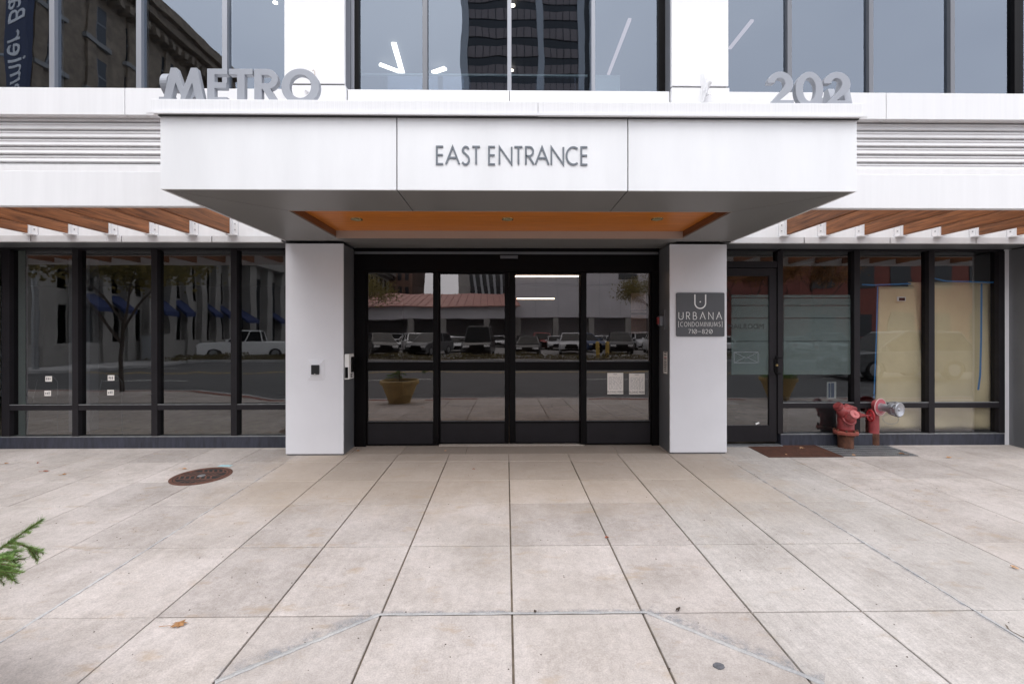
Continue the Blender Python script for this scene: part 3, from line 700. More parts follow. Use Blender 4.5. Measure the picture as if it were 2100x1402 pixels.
# main entrance ------------------------------------------------------------
YD = 5.97
b = NB(); zh = AZ(557, YD)
bx(b, XL1 + .006, XR0 - .006, YD - .02, YD + .14, zh, 2.604)
ef = part('entrance_frame', b, m_black)
for a_, b_ in ((XL1 + .004, AX(751, YD)), (AX(1336, YD), XR0 - .004)): frame_bar(a_, b_, gz(YD), zh - .001, YD - .02, .14, m_black, ef, 'jamb')
b = NB(); bx(b, XL1 + .01, XR0 - .01, YD - .026, YD - .021, AZ(522, YD), AZ(517, YD)); obj('header_edge', b, m_pside, ef)
b = NB(); bx(b, AX(1026, YD), AX(1062, YD), YD - .06, YD - .027, AZ(531, YD), AZ(525, YD)); obj('motion_sensor', b, m_mull_dk, ef, bevel=.004)
def leaf(px0, px1, gx0, gx1, Y, name, top=557.5):
    """a framed panel with two panes: stile edges px0/px1, glass px gx0/gx1"""
    x0, x1, a, c = AX(px0, Y), AX(px1, Y), AX(gx0, Y), AX(gx1, Y)
    m1, m0, k1, k0 = AZ(741, Y), AZ(759.5, Y), AZ(863, Y), gz(Y) + .012
    zt = AZ(top, Y); zg = AZ(559.5 if name != 'sliding_door' else 562, Y)
    b = NB(); bx(b, x0, a, Y, Y + .045, k0, zt); bx(b, c, x1, Y, Y + .045, k0, zt)
    bx(b, a, c, Y, Y + .045, m0, m1); bx(b, a, c, Y, Y + .045, k0, k1); bx(b, a, c, Y, Y + .045, zg, zt)
    f = part(name, b, m_black, bevel=.002)
    b = NB(); bx(b, a + .004, c - .004, Y - .002, Y - .0005, k0 + .02, k1 - .03); obj('kick_plate', b, m_dark, f)
    for z0, z1 in ((k1, m0), (m1, zg)):
        b = NB(); bx(b, a + .001, c - .001, Y + .018, Y + .026, z0 + .001, z1 - .001); obj('pane', b, g_door, f)
        b = NB(); bx(b, a, c, Y - .004, Y + .003, z0 - .003, z0 + .001); obj('bead', b, m_mull_dk, f)
    return f
leaf(751.5, 899, 754, 888, YD, 'side_panel'); leaf(1191, 1335.5, 1203, 1333, YD, 'side_panel')
leaf(893, 1043.5, 903, 1035, YD + .06, 'sliding_door'); leaf(1044.5, 1200, 1057, 1188, YD + .06, 'sliding_door')
b = NB(); bx(b, AX(900, YD), AX(1198, YD), YD - .01, YD + .16, gz(YD) - .02, gz(YD) + .012); part('threshold', b, m_mortar)

# canopy -------------------------------------------------------------------
YC = 3.54; CX0, CX1 = AX(329, YC), AX(1757.5, YC); CT = AZ(243, YC); CB = AZ(390.5, YC)
j0, j1 = AX(814, YC), AX(1288, YC)
b = NB(); bx(b, CX0 + .02, CX1 - .02, YC + .02, 5.5, CB + .19, CT + .0)
can = part('canopy', b, m_gap)
for a, c in ((CX0, j0), (j0, j1), (j1, CX1)):
    b = NB(); bx(b, a + (.004 if a > CX0 else 0), c - (.004 if c < CX1 else 0), YC, YC + .018, CB, CT); obj('fascia_panel', b, m_panel, can, bevel=.002)
for sx in (CX0, CX1 - .018):
    for y0, y1 in ((YC + .02, 4.5), (4.508, 5.5)):
        b = NB(); bx(b, sx, sx + .018, y0, y1, CB, CT); obj('side_panel', b, m_panel, can)
# soffit ring panels (mitred) round the timber recess
RX0, RX1 = AX(592, 4.16), AX(1501, 4.16); RY0, RY1 = 4.15, 5.33
g_ = .004; zs0, zs1 = CB + .002, CB + .018
def sof(pts, nm='soffit_panel'):
    b = NB(); prism_z(b, pts, zs0, zs1); return obj(nm, b, m_soff, can)
yi, yo = RY0, YC + .020
def mit(x):       # x on the front edge -> same x on the recess edge
    return x
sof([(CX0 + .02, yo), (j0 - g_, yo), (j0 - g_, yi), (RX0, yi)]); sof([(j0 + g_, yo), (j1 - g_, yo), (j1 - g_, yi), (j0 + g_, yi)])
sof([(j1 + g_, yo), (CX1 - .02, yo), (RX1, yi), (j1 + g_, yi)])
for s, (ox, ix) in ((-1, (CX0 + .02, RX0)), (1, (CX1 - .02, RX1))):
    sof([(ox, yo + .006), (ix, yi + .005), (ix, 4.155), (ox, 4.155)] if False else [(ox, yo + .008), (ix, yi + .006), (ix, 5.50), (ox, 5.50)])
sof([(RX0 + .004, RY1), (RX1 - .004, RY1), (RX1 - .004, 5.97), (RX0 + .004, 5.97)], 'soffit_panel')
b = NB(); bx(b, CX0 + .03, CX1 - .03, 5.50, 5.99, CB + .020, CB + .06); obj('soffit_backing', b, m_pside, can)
CZc = CB + .085
npl = 12
for k in range(npl):
    y0 = RY0 + (RY1 - RY0) * k / npl; y1 = RY0 + (RY1 - RY0) * (k + 1) / npl
    b = NB(); bx(b, RX0, RX1, y0 + .0006, y1 - .0006, CZc, CZc + .02); obj('ceiling_board', b, m_woodc, can)
b = NB(); bx(b, RX0 - .012, RX0 - .001, RY0, RY1, zs1 + .001, CZc + .019); obj('recess_side', b, m_wood_side, can)
b = NB(); bx(b, RX1 + .001, RX1 + .012, RY0, RY1, zs1 + .001, CZc + .019); obj('recess_side', b, m_wood_side, can)
b = NB(); bx(b, RX0, RX1, RY1 - .012, RY1 - .001, CB - .004, CZc - .001); obj('recess_end', b, m_trim, can)
b = NB(); bx(b, RX0, RX1, RY0 + .001, RY0 + .010, CB + .0, CZc - .001); obj('recess_end', b, m_trim, can)
for px in (732, 1041, 1348):
    p = HZ(px, 449, CZc)
    b = NB(); lathe_axis(b, (p.x, p.y, CZc - .001), (0, 0, -1), [(0, .062), (.006, .060), (.008, .052)], 28); dl = obj('downlight', b, m_brass, can)
    b = NB(); lathe_axis(b, (p.x, p.y, CZc - .0095), (0, 0, -1), [(0, .046), (.001, .046), (.0015, .02)], 24)
    obj('downlight_bulb', b, m_bulb, can)
b = NB(); bx(b, CX0 - .045, AX(1103, YC) - .001, YC - .035, 5.38, CT + .012, CT + .118); cp1 = obj('coping', b, m_coping, can, bevel=.004)
b = NB(); bx(b, AX(1103, YC) + .001, CX1 + .02, YC - .038, 5.38, CT + .008, CT + .114); obj('coping', b, m_coping, can, bevel=.004)
b = NB(); bx(b, CX0 - .07, CX1 + .045, YC - .052, YC - .0385, CT + .002, CT + .018); obj('drip_edge', b, m_white, can)
b = NB(); bx(b, CX0 - .01, CX1 + .01, YC - .012, YC + .2, CT + .0005, CT + .0075); obj('shadow_gap', b, m_gap, can)
CTOP = CT + .118

# pergolas -------------------------------------------------------------------
YP = 4.24; PZ0, PZ1 = AZ(425.5, YP, 200), AZ(355, YP, 200)
for side in (-1, 1):
    a, c = ((-11.5, CX0 - .01) if side < 0 else (CX1 + .01, 11.5))
    b = NB(); bx(b, a, c, YP - .06, YP, PZ0, PZ1); pg = part('pergola_fascia', b, m_white, bevel=.004)
    if side < 0:
        px = [64, 146, 228, 311, 393, 475]; X = [AX(p, 5.49) for p in px]; st = (X[-1] - X[0]) / 5
        X = [X[0] - st * k for k in range(10, 0, -1)] + X
    else:
        px = [1610, 1690, 1768, 1847, 1924, 2001, 2078]; X = [AX(p, 5.49) for p in px]; st = (X[-1] - X[0]) / 6
        X = X + [X[-1] + st * k for k in range(1, 10)]
    zb = AZ(479, 5.49, 300); zt = AZ(447.5, 5.49, 300)
    for x in X:
        e0, e1 = (x - .045, x) if side < 0 else (x, x + .045)
        b = NB(); bx(b, e0, e1, YP + .002, 5.47, zb, zt + .02)
        bmr = part('pergola_beam', b, m_wood, bevel=.004)
        b = NB(); s = 1 if side < 0 else -1; xx = x + s * .001
        q = sorted((xx, xx + s * .075))
        bx(b, q[0], q[1], 5.485, 5.498, zb - .03, zt + .01)
        q = sorted((xx, xx + s * .010)); bx(b, q[0], q[1], 5.45, 5.484, zb - .01, zt - .0)
        q = sorted((xx - s * .03, xx + s * .078)); bx(b, q[0], q[1], 5.42, 5.484, zb - .024, zb - .012)
        br = obj('bracket', b, m_white, bmr)
        b = NB()
        for zq in (zb + .05, zb + .12): lathe_axis(b, (x + s * .045, 5.484, zq), (0, -1, 0), [(0, .007), (.006, .006)], 8)
        obj('bolts', b, m_steel, bmr)
#@@THINGS
# ================================================================== SIGNS
def sign_letters(name, chars, xpix, Y, zb, h, dep, label, mt):
    t = empty(name, (AX(xpix[0][0], Y), Y, zb), label=label, cat='sign')
    for ch, (p0, p1) in zip(chars, xpix):
        b = NB(); wd = bold(b, ch, Matrix(), 1.0, dep / h)
        x0, x1 = AX(p0, Y), AX(p1, Y); xsx = (x1 - x0) / wd
        for v in b.verts: v.co = Vector((v.co.x * xsx, v.co.y * h, v.co.z * h))
        o = obj('letter', b, mt, t, bevel=.0015); o.location = (x0 - t.location.x, 0, 0)
    return t
YL = YC + .02
hM = AZ(141, YL, 500) - CTOP
sign_letters('metro_sign', 'METRO', ((333, 420), (425, 466), (470, 518), (521.5, 573), (577, 655)), YL, CTOP, hM, .042,
             'grey metal METRO letters standing on the left front edge of the canopy', m_letter)
sign_letters('house_number_sign', '202', ((1575, 1630), (1632, 1689), (1690, 1748)), YL, CTOP, AZ(149, YL, 1660) - CTOP, .042,
             'grey metal number 202 standing on the right front edge of the canopy', m_letter)
def side_letters(name, chars, x, ys_, rz, label):
    t = empty(name, (x, ys_, CTOP), rz, label=label, cat='sign'); cx = 0
    for ch in chars:
        b = NB(); wd = bold(b, ch, Matrix(), hM, .055); o = obj('letter', b, m_letter, t); o.location = (cx, 0, 0); cx += wd * hM + .03
side_letters('side_number_sign', '202', CX0 - .032, YL + .69, R(-90), 'grey metal numbers turned sideways on the left edge of the canopy, behind METRO')
side_letters('side_metro_sign', 'METRO', CX1 + .012, YL + .03, R(90), 'grey metal letters turned sideways on the right edge of the canopy, behind 202')
t = empty('entrance_sign', (AX(1050, YC), YC, CB), label='thin dark grey EAST ENTRANCE lettering on the middle fascia panel of the canopy', cat='sign')
z0, z1 = AZ(337.5, YC), AZ(302, YC)
def ft(t_, *a, **k):
    before = set(bpy.data.objects); stroke_text(*a, **k)
    for o in set(bpy.data.objects) - before:
        o.location = -t_.location
ft(t, 'EAST ENTRANCE', AX(896, YC), AX(1206, YC), z0, z1 - z0, YC - .001, .0135, .007, m_letter_d, t, pos=[(AX(700 + a / 2.804, YC), AX(700 + c / 2.804, YC)) for a, c in ((545, 595), (598, 684), (690, 742), (749, 803), (810, 830), (845, 893), (905, 985), (991, 1047), (1057, 1112), (1112, 1197), (1203, 1282), (1290, 1364), (1375, 1423))])
# plaque
YS = 5.558; px0, px1 = AX(1386.5, YS), AX(1485, YS); sz0, sz1 = AZ(690, YS, 1435), AZ(600.5, YS, 1435)
pl = empty('condominium_plaque', ((px0 + px1) / 2, YS, (sz0 + sz1) / 2), label='square charcoal plaque reading URBANA CONDOMINIUMS 710-820 on the right pillar', cat='sign')
def put(o, t_): o.location = -t_.location; return o
b = NB(); rr = .015; P = []
for cx, cz, a in ((px1 - rr, sz1 - rr, 0), (px0 + rr, sz1 - rr, 90), (px0 + rr, sz0 + rr, 180), (px1 - rr, sz0 + rr, 270)): P += arc(cx, cz, rr, rr, a, a + 90, 4)
prism_m(b, P, -.012, 0, Matrix.Translation((0, YS, 0))); put(obj('plate', b, m_sign, pl), pl)
YT = YS - .0125
b = NB(); u0, u1, uz0, uz1 = AX(1425, YT), AX(1447, YT), AZ(632.5, YT, 1435), AZ(604, YT, 1435); r_ = (u1 - u0) / 2
ribbon(b, [(u0, uz1), (u0, uz0 + r_)] + arc((u0 + u1) / 2, uz0 + r_, r_, r_, 180, 360, 16) + [(u1, uz1)], .014, -.003, 0, Matrix.Translation((0, YT, 0)))
lathe_axis(b, ((u0 + u1) / 2, YT, uz0 + r_ + .014), (0, -1, 0), [(0, .008), (.003, .008)], 12)
put(obj('emblem', b, m_signw, pl), pl)
for tx, a, c, zb_, zt_, wd, sx in (('URBaNa', 1392, 1480, 655, 640.5, .0068, 1.0), ('[CONDOMINIUMS]', 1391.5, 1481, 669.5, 660.5, .0038, 1.0), ('710-820', 1411.5, 1461, 684, 675.5, .0045, 1.0)):
    zb2, zt2 = AZ(zb_, YT, 1435), AZ(zt_, YT, 1435)
    put(stroke_text(tx, AX(a, YT), AX(c, YT), zb2, zt2 - zb2, YT, wd, .003, m_signw, pl, name='lettering', one=True, sxf=1.0 if tx[0] != '[' else .80), pl)
b = NB()
for pxx in (1398, 1443.5, 1473):
    lathe_axis(b, (AX(pxx, YT), YT, AZ(649, YT, 1435)), (0, -1, 0), [(0, .004), (.003, .004)], 8)
o = obj('accent_dots', b, m_signw, pl); put(o, pl); o['kind'] = 'stuff'

# ================================================================== SMALL WALL THINGS
cx_, cz_ = AX(649, 5.56), AZ(757, 5.56, 649)
t = empty('push_plate', (cx_, 5.56, cz_), label='square metal push plate with a black centre button on the left pillar', cat='door button')
b = NB(); s = .103; s2 = .125
A = [b.verts.new(v) for v in ((-s, 0, -s2), (s, 0, -s2), (s, 0, s2), (-s, 0, s2))]; B = [b.verts.new(v) for v in ((-s, -.006, -s2), (s, -.006, -s2), (s, -.006, s2), (-s, -.006, s2))]
C_ = [b.verts.new(v) for v in ((-.05, -.022, -.06), (.05, -.022, -.06), (.05, -.022, .06), (-.05, -.022, .06))]
for X, Y_ in ((A, B), (B, C_)):
    for i in range(4): b.faces.new((X[i], X[(i + 1) % 4], Y_[(i + 1) % 4], Y_[i]))
b.faces.new(C_); obj('plate', b, m_pillar, t)
b = NB(); bx(b, -.048, .048, -.05, -.0225, -.058, .058); obj('button', b, mat('black_plastic', (.012, .012, .014), .35), t, bevel=.008)
b = NB(); bx(b, -.008, .008, -.052, -.0505, -.052, -.047); obj('indicator', b, m_signw, t)
# intercom on the inner face of the left pillar
xi = XL1 + .003; zi0, zi1 = AZ(776, 5.68, 715), AZ(725, 5.68, 715)
t = empty('intercom', (xi, 5.68, zi0), label='white intercom with a black handset on the inner side of the left pillar', cat='intercom')
h_ = zi1 - zi0
b = NB(); bx(b, 0, .055, -.09, .085, 0, h_); obj('case', b, m_signw, t, bevel=.004)
b = NB(); bx(b, .0555, .075, -.02, .05, h_ * .30, h_ * .86); bx(b, .0555, .082, -.02, .05, h_ * .76, h_ * .88); bx(b, .0555, .082, -.02, .05, h_ * .26, h_ * .36); obj('handset', b, m_black, t, bevel=.004)
b = NB(); bx(b, .008, .045, -.0945, -.0915, h_ * .05, h_ * .48); obj('card_slot', b, m_black, t)
b = NB(); bx(b, .0555, .060, -.03, .045, h_ * .06, h_ * .22); obj('reader', b, m_black, t)
b = NB(); bx(b, .0605, .062, -.005, .02, h_ * .09, h_ * .19); obj('reader_window', b, m_signw, t)
# right pillar inner side: warning sticker, pull box and slot
xr = XR0 + .0035
def sidebox(px0, px1, py0, py1, th, Y0, Y1, name, mt, label=None, cat=None, parent=None):
    z0 = AZ(py1, (Y0 + Y1) / 2, 1367); z1 = AZ(py0, (Y0 + Y1) / 2, 1367)
    b = NB(); bx(b, -th, 0, Y0, Y1, z0, z1); o = obj(name, b, mt, parent, bevel=0)
    o.location = (xr, 0, 0)
    return tag(o, label, cat) if parent is None else o
t = sidebox(0, 0, 721, 766, .0015, 5.66, 5.80, 'warning_sticker', m_paper, 'narrow white printed sticker with red and black lines on the right pillar return', 'sticker')
zq = AZ(743, 5.73, 1367)
for k, (a_, mt) in enumerate(((.125, m_ink), (.095, m_ink), (.062, m_redink), (.04, m_ink), (.012, m_ink), (-.012, m_ink), (-.036, m_ink), (-.06, m_ink), (-.084, m_ink), (-.108, m_ink))):
    b = NB(); ln = random.uniform(.030, .05); bx(b, -.0022, -.0016, 5.73 - ln, 5.73 + ln, zq + a_ - .006, zq + a_ + .006); o = obj('print_line', b, mt, t)
za, zb2 = AZ(668, 5.84, 1360), AZ(648, 5.84, 1360)
t = empty('alarm_pull_box', (xr, 5.84, za), label='small grey and red alarm box on the inner side of the right pillar', cat='alarm')
b = NB(); bx(b, -.045, 0, -.05, .05, 0, zb2 - za); obj('case', b, m_mull, t, bevel=.004)
b = NB(); bx(b, -.06, -.046, -.02, .045, .02, zb2 - za - .015); obj('lever', b, m_red, t, bevel=.003)
b = NB(); bx(b, -.012, -.004, -.115, -.105, -.05, .20); obj('cover_edge', b, m_mull, t)

# flag bracket on the right upper pillar, hook on the left one
YU = 5.398
p = Vector((AX(1440, YU), YU, AZ(182, YU, 1440)))
t = empty('flag_bracket', p, label='white metal flagpole bracket with cord cleat on the right upper pillar', cat='bracket')
b = NB(); hz = .17
prism_m(b, [(0, hz), (.012, hz), (.10, -.02), (.10, -.06), (.03, -hz), (0, -hz)], -.006, 0, Matrix(((.25, 0, 0, 0), (-.95, 1, 0, 0), (0, 0, 1, 0), (0, 0, 0, 1))))
bx(b, -.012, 0.0, -.012, 0, -hz, hz); obj('plate', b, m_white, t)
b = NB(); tube(b, [(.02, -.04, -.05), (.05, -.10, .03)], .028, 14); lathe_axis(b, (.03, -.02, -.09), (.4, -1, -.2), [(0, .02), (.05, .02), (.055, .012)], 12); obj('socket', b, m_white, t)
b = NB(); tube(b, [(.04, -.05, -.07), (.09, -.12, -.16), (.16, -.16, -.27)], .003, 6); obj('cord', b, m_white, t)
p = Vector((AX(648, YU), YU, AZ(165, YU, 648)))
t = empty('wall_hook', p, label='thin pale hook on the left upper pillar beside the O of METRO', cat='hook')
b = NB(); tube(b, [(0, 0, -.13), (0, -.02, -.12), (0, -.03, .09), (-.012, -.03, .105), (-.028, -.03, .095)], .005, 8); obj('rod', b, m_trim, t)
b = NB(); lathe_axis(b, (-.10, 0, -.13), (0, -1, 0), [(0, .02), (.02, .02), (.04, .008)], 12); obj('cleat', b, m_white, t)

# ================================================================== PAPERS, STICKERS AND TAPE ON THE GLASS
def paper(px0, px1, py0, py1, Y, label, cat, text=None, mt=None):
    x0, x1 = AX(px0, Y), AX(px1, Y); pm = (px0 + px1) / 2; z0, z1 = AZ(py1, Y, pm), AZ(py0, Y, pm)
    b = NB(); bx(b, 0, x1 - x0, -.0008, 0, 0, z1 - z0)
    o = tag(obj('notice_sheet' if text else 'sticker', b, mt or m_paper, loc=(x0, Y, z0)), label, cat)
    W, H = x1 - x0, z1 - z0
    if text:
        font_mesh('headline', text, H * .125, Matrix.Translation((W / 2, -.0014, H * .10)) @ FACE, m_ink, o, .0002)
        font_mesh('heading', 'PERMIT', H * .06, Matrix.Translation((W / 2, -.0014, H * .93)) @ FACE, m_ink, o, .0002)
        b = NB()
        for k in range(11):
            zz = H * (.24 + k * .055); xx = W * .08
            while xx < W * .9:
                l_ = random.uniform(.06, .22) * W; bx(b, xx, min(xx + l_, W * .92), -.0014, -.001, zz, zz + H * .012); xx += l_ + W * random.uniform(.03, .1)
        tag(obj('print_lines', b, m_mull_dk, o), kind='stuff')
    else:
        b = NB(); xx = W * .15
        for k in range(3): bx(b, xx + k * W * .25, xx + k * W * .25 + W * .14, -.0014, -.001, H * random.uniform(.2, .35), H * random.uniform(.65, .82))
        tag(obj('print_marks', b, m_mull_dk, o), kind='stuff')
    return o
YP1 = YD + .0165
paper(1245.5, 1278, 764.5, 808, YP1, 'left of the two BUILDING PERMIT sheets in the lower right door pane', 'notice', 'BUILDING PERMIT')
paper(1290, 1322, 765.5, 808.5, YP1, 'right of the two BUILDING PERMIT sheets in the lower right door pane', 'notice', 'BUILDING PERMIT')
o = paper(1294, 1325.5, 601, 641, 6.25, 'faint upper BUILDING PERMIT sheet hanging behind the right door pane', 'notice', 'BUILDING PERMIT')
o = paper(1294, 1325.5, 646, 684, 6.25, 'faint sheet directly below another one behind the right door pane', 'notice', 'BUILDING PERMIT')
YP2 = YF + .0495
for a, c, w_ in ((93, 776, 'upper sticker in the leftmost storefront pane'), (91, 805.5, 'lower sticker in the leftmost storefront pane'), (221, 774, 'upper sticker in the second storefront pane from the left'), (220, 804, 'lower sticker in the second storefront pane from the left')):
    paper(a, a + 13.5, c - 5.5, c + 5.5, YP2, 'small white square ' + w_, 'sticker')
# film bands and lettering in the mail room windows
def glass_film(px0, px1, nm, label):
    Y = YF + .046 if nm == 'w' else YF + .027
    t = empty('frosted_film', (AX(px0, Y), Y, 1.0), label=label, cat='window film')
    for a, c in ((605, 610.5), (612, 626), (627.5, 652), (653.5, 699.5), (701, 768)):
        b = NB(); bx(b, 0, AX(px1, Y) - AX(px0, Y), -.0005, 0, AZ(c, Y, 1600) - 1.0, AZ(a, Y, 1600) - 1.0); obj('film_strip', b, m_film, t)
glass_film(1607, 1744, 'w', 'frosted film with clear stripes across the window pane right of the mail room door')
glass_film(1500, 1576, 'd', 'frosted film with clear stripes across the mail room door glass')
Y = YF + .0255
t = empty('mailroom_lettering', (AX(1530, Y), Y, AZ(670, Y, 1530)), label='black MAILROOM lettering on the side door glass', cat='lettering')
font_mesh('lettering', 'MAILROOM', .092, FACE, m_ink, t, .0004)
font_mesh('lettering', 'DELIVERIES', .03, Matrix.Translation((.03, 0, -.085)) @ FACE, m_ink, t, .0004) if False else None
t = empty('envelope_decal', (AX(1530, Y), Y, AZ(733, Y, 1530)), label='envelope outline decal on the side door glass', cat='decal')
b = NB(); ew, eh = .16, .07
ribbon(b, [(-ew, eh), (ew, eh), (ew, -eh), (-ew, -eh), (-ew, eh)], .006, -.0004, 0, Matrix()); obj('outline', b, m_mull, t)
b = NB(); ribbon(b, [(-ew, eh), (0, -.01), (ew, eh)], .004, -.0009, -.0005, Matrix()); ribbon(b, [(-ew, -eh), (-.02, .0), ], .004, -.0009, -.0005, Matrix()); ribbon(b, [(ew, -eh), (.02, .0)], .004, -.0009, -.0005, Matrix()); tag(obj('flap_lines', b, m_mull, t), kind='stuff')
b = NB(); bx(b, 0, .05, -.001, 0, 0, .022, M=Matrix.Rotation(R(-20), 4, 'Y')); tag(obj('paper_scrap', b, m_signw, loc=(AX(1550, Y), Y - .001, AZ(871, Y, 1550))), 'tiny white scrap of paper at the bottom of the side door glass', 'scrap')
# framed card inside the window
Y = 6.35; x0 = AX(1697, Y); z0 = AZ(818, Y, 1705)
t = empty('leaning_picture', (x0, Y, z0), R(12), label='small white-framed blue picture standing on the sill behind the window', cat='picture')
b = NB(); W, H = .15, .235
bx(b, 0, W, 0, .012, 0, .012); bx(b, 0, W, 0, .012, H - .012, H); bx(b, 0, .012, 0, .012, .0121, H - .0121); bx(b, W - .03, W, 0, .012, .0121, H - .0121); obj('frame', b, m_signw, t)
b = NB(); bx(b, .0121, W - .0301, .004, .008, .0121, H - .0121); obj('print', b, mat('blue_print', (.03, .07, .16), .4), t)
b = NB(); bx(b, .055, .06, .001, .0035, .0121, H - .0121); obj('bar', b, m_signw, t)
b = NB(); bx(b, AX(1610, 6.35), AX(1750, 6.3), 6.3, 6.6, 0.02, z0 - .001); part('window_ledge', b, m_int)

def sheet(name, px0, px1, py0, py1, Y, amp, mt, label, slant=(0, 0, 0, 0), seed=0):
    """hanging kraft sheet: corners slanted in px (tl, tr, br, bl), gently buckled"""
    b = NB(); nx, nz = 22, 40; V = []
    for j in range(nz + 1):
        v = j / nz; row = []
        for i in range(nx + 1):
            u = i / nx
            xl = px0 + slant[0] * (1 - v) + slant[3] * v; xr_ = px1 + slant[1] * (1 - v) + slant[2] * v
            px = xl + (xr_ - xl) * u; py = py0 + (py1 - py0) * v
            n_ = noise.noise(Vector((u * 1.3 + seed, v * 1.1, seed))) * amp + math.sin(v * 3.0 + u * 4 + seed) * amp * .35
            low = max(0, v - .55) / .45
            n_ += amp * 1.6 * low * noise.noise(Vector((u * 3 + seed, v * 6, 3))) + amp * .35 * abs(math.sin(v * 23 + 5 * noise.noise(Vector((u * 2, v * 2, seed))))) * low
            yy = Y + amp + n_
            row.append(b.verts.new((AX(px, yy), yy, AZ(py, yy, px))))
        V.append(row)
    for j in range(nz):
        for i in range(nx): b.faces.new((V[j][i], V[j + 1][i], V[j + 1][i + 1], V[j][i + 1]))
    o = obj(name, b, mt, smooth=True)
    s = o.modifiers.new('thick', 'SOLIDIFY'); s.thickness = .0012
    return tag(o, label, 'paper')
YK = YF + .075
sheet('kraft_paper_sheet', 1796, 1878, 588, 880, YK, .04, m_kraft, 'narrow brown kraft paper sheet with a small hole, hung left of the last mullion', (6, -2, 26, -2), 1)
sheet('kraft_paper_sheet', 1862, 2046, 579, 880, YK + .03, .035, m_kraft, 'wide brown kraft paper sheet filling the rightmost storefront pane', (0, 2, -8, 42), 5)
b = NB(); bx(b, AX(1839, YK), AX(1857, YK), YK - .005, YK - .003, AZ(618, YK, 1850), AZ(609, YK, 1850)); o = obj('paper_patch', b, m_signw)
tag(o, 'small white square cut-out near the top of the narrow kraft sheet', 'patch')
b = NB(); bx(b, AX(1843, YK), AX(1855, YK), YK - .0075, YK - .0055, AZ(617, YK, 1850), AZ(611, YK, 1850)); obj('dark_opening', b, m_black, o)
def tape(pts, wd, label, Y):
    b = NB(); ribbon(b, [(AX(x, Y), AZ(y, Y, x)) for x, y in pts], wd, -.0006, 0, Matrix.Translation((0, Y, 0))); tag(obj('masking_tape', b, m_tape, loc=(0, 0, 0)), label, 'tape')
YT2 = YF + .062
tape([(1768, 584), (1790, 585), (1868, 582)], .018, 'short horizontal strip of blue tape above the narrow kraft sheet', YT2)
tape([(1800, 588), (1797, 700), (1792, 818)], .016, 'vertical blue tape down the left edge of the narrow kraft sheet', YT2)
tape([(1914, 571), (1940, 577), (2047, 580)], .02, 'long horizontal strip of blue tape along the top of the wide kraft sheet', YT2)
tape([(2013, 582), (2012, 700), (2010, 770), (2006, 800)], .026, 'vertical blue tape down the middle of the wide kraft sheet', YT2 + .002)
# glass handles/arms of stored rails seen behind the left windows
for k, px in enumerate((118, 250)):
    Y = 6.35; t = empty('glass_panel_stack', (AX(px, Y), Y, 0), label=('thin clear panel with a chamfered corner standing inside the leftmost pane', 'thin clear panel with a chamfered corner standing inside the second pane')[k], cat='panel')
    b = NB(); z1 = AZ(770, Y, px); ribbon(b, [(-.10, z1), (-.07, z1), (0, z1 - .08), (0, 0)], .005, 0, .004, Matrix()); obj('edge', b, m_mull_dk, t)
    b = NB(); ribbon(b, [(-.28, z1 - .05), (-.48, 0)], .004, .006, .010, Matrix()); obj('support', b, m_mull_dk, t)

# ceiling lights inside, and pink glowing bars in place of reflections
def lamp_bar(pts, z, wd, mt, label, name='linear_ceiling_light'):
    P = [HZ(x, y, z) for x, y in pts]; b = NB()
    for i in range(len(P) - 1):
        a, c = P[i], P[i + 1]; d = (c - a).normalized(); n_ = Vector((-d.y, d.x, 0)) * wd / 2
        prism_z(b, [(a + n_).xy, (c + n_).xy, (c - n_).xy, (a - n_).xy], z + .001 * i, z + .03)
    o = obj(name, b, mt); return tag(o, label, 'ceiling light')
ZC2 = 5.9
lamp_bar([(808, 91), (826, 153)], ZC2, .075, m_lamp, 'long white bar of the V shaped ceiling lights upstairs')
lamp_bar([(779, 134), (824, 151)], ZC2 - .05, .06, m_lamp, 'short left arm of the V shaped ceiling lights upstairs')
lamp_bar([(888, 151), (914, 142)], ZC2 - .05, .075, m_lamp, 'short white ceiling light right of the mullion upstairs')
lamp_bar([(1248, 155), (1292, 42)], ZC2 - .05, .045, m_pink, 'dim pinkish slanting bar glowing in place of a reflection in the right half of the centre upper window')  # reflected line drawn as an emissive bar, not a lamp
lamp_bar([(1497, 102), (1543, 45)], ZC2 - .05, .045, m_pink, 'dim pinkish slanting bar glowing in place of a reflection in the upper window right of the pillar')
for k, (px, py) in enumerate(((1052, 11), (1050, 144), (565, 5))):
    p = HZ(px, py, ZC2); b = NB(); lathe_axis(b, (0, 0, 0), (0, 0, -1), [(0, .03), (.01, .03), (.012, .02)], 14)
    tag(obj('spot_light', b, m_lampw, loc=p), ('small round spot light at the top of the centre upper window', 'small round spot light low in the centre upper window', 'small round spot light in the upper window above METRO')[k], 'spot light', 'spot lights upstairs')
for k, (a, c, py, Yl) in enumerate(((1052, 1190, 567, 8.0), (1060, 1137, 613, 9.5))):
    z = AZ(py, Yl); b = NB(); bx(b, AX(a, Yl), AX(c, Yl), Yl, Yl + .05, z, z + .018)
    tag(obj('linear_ceiling_light', b, m_lampw), ('near warm strip light hanging in the lobby behind the doors', 'far warm strip light hanging in the lobby behind the doors')[k], 'ceiling light')
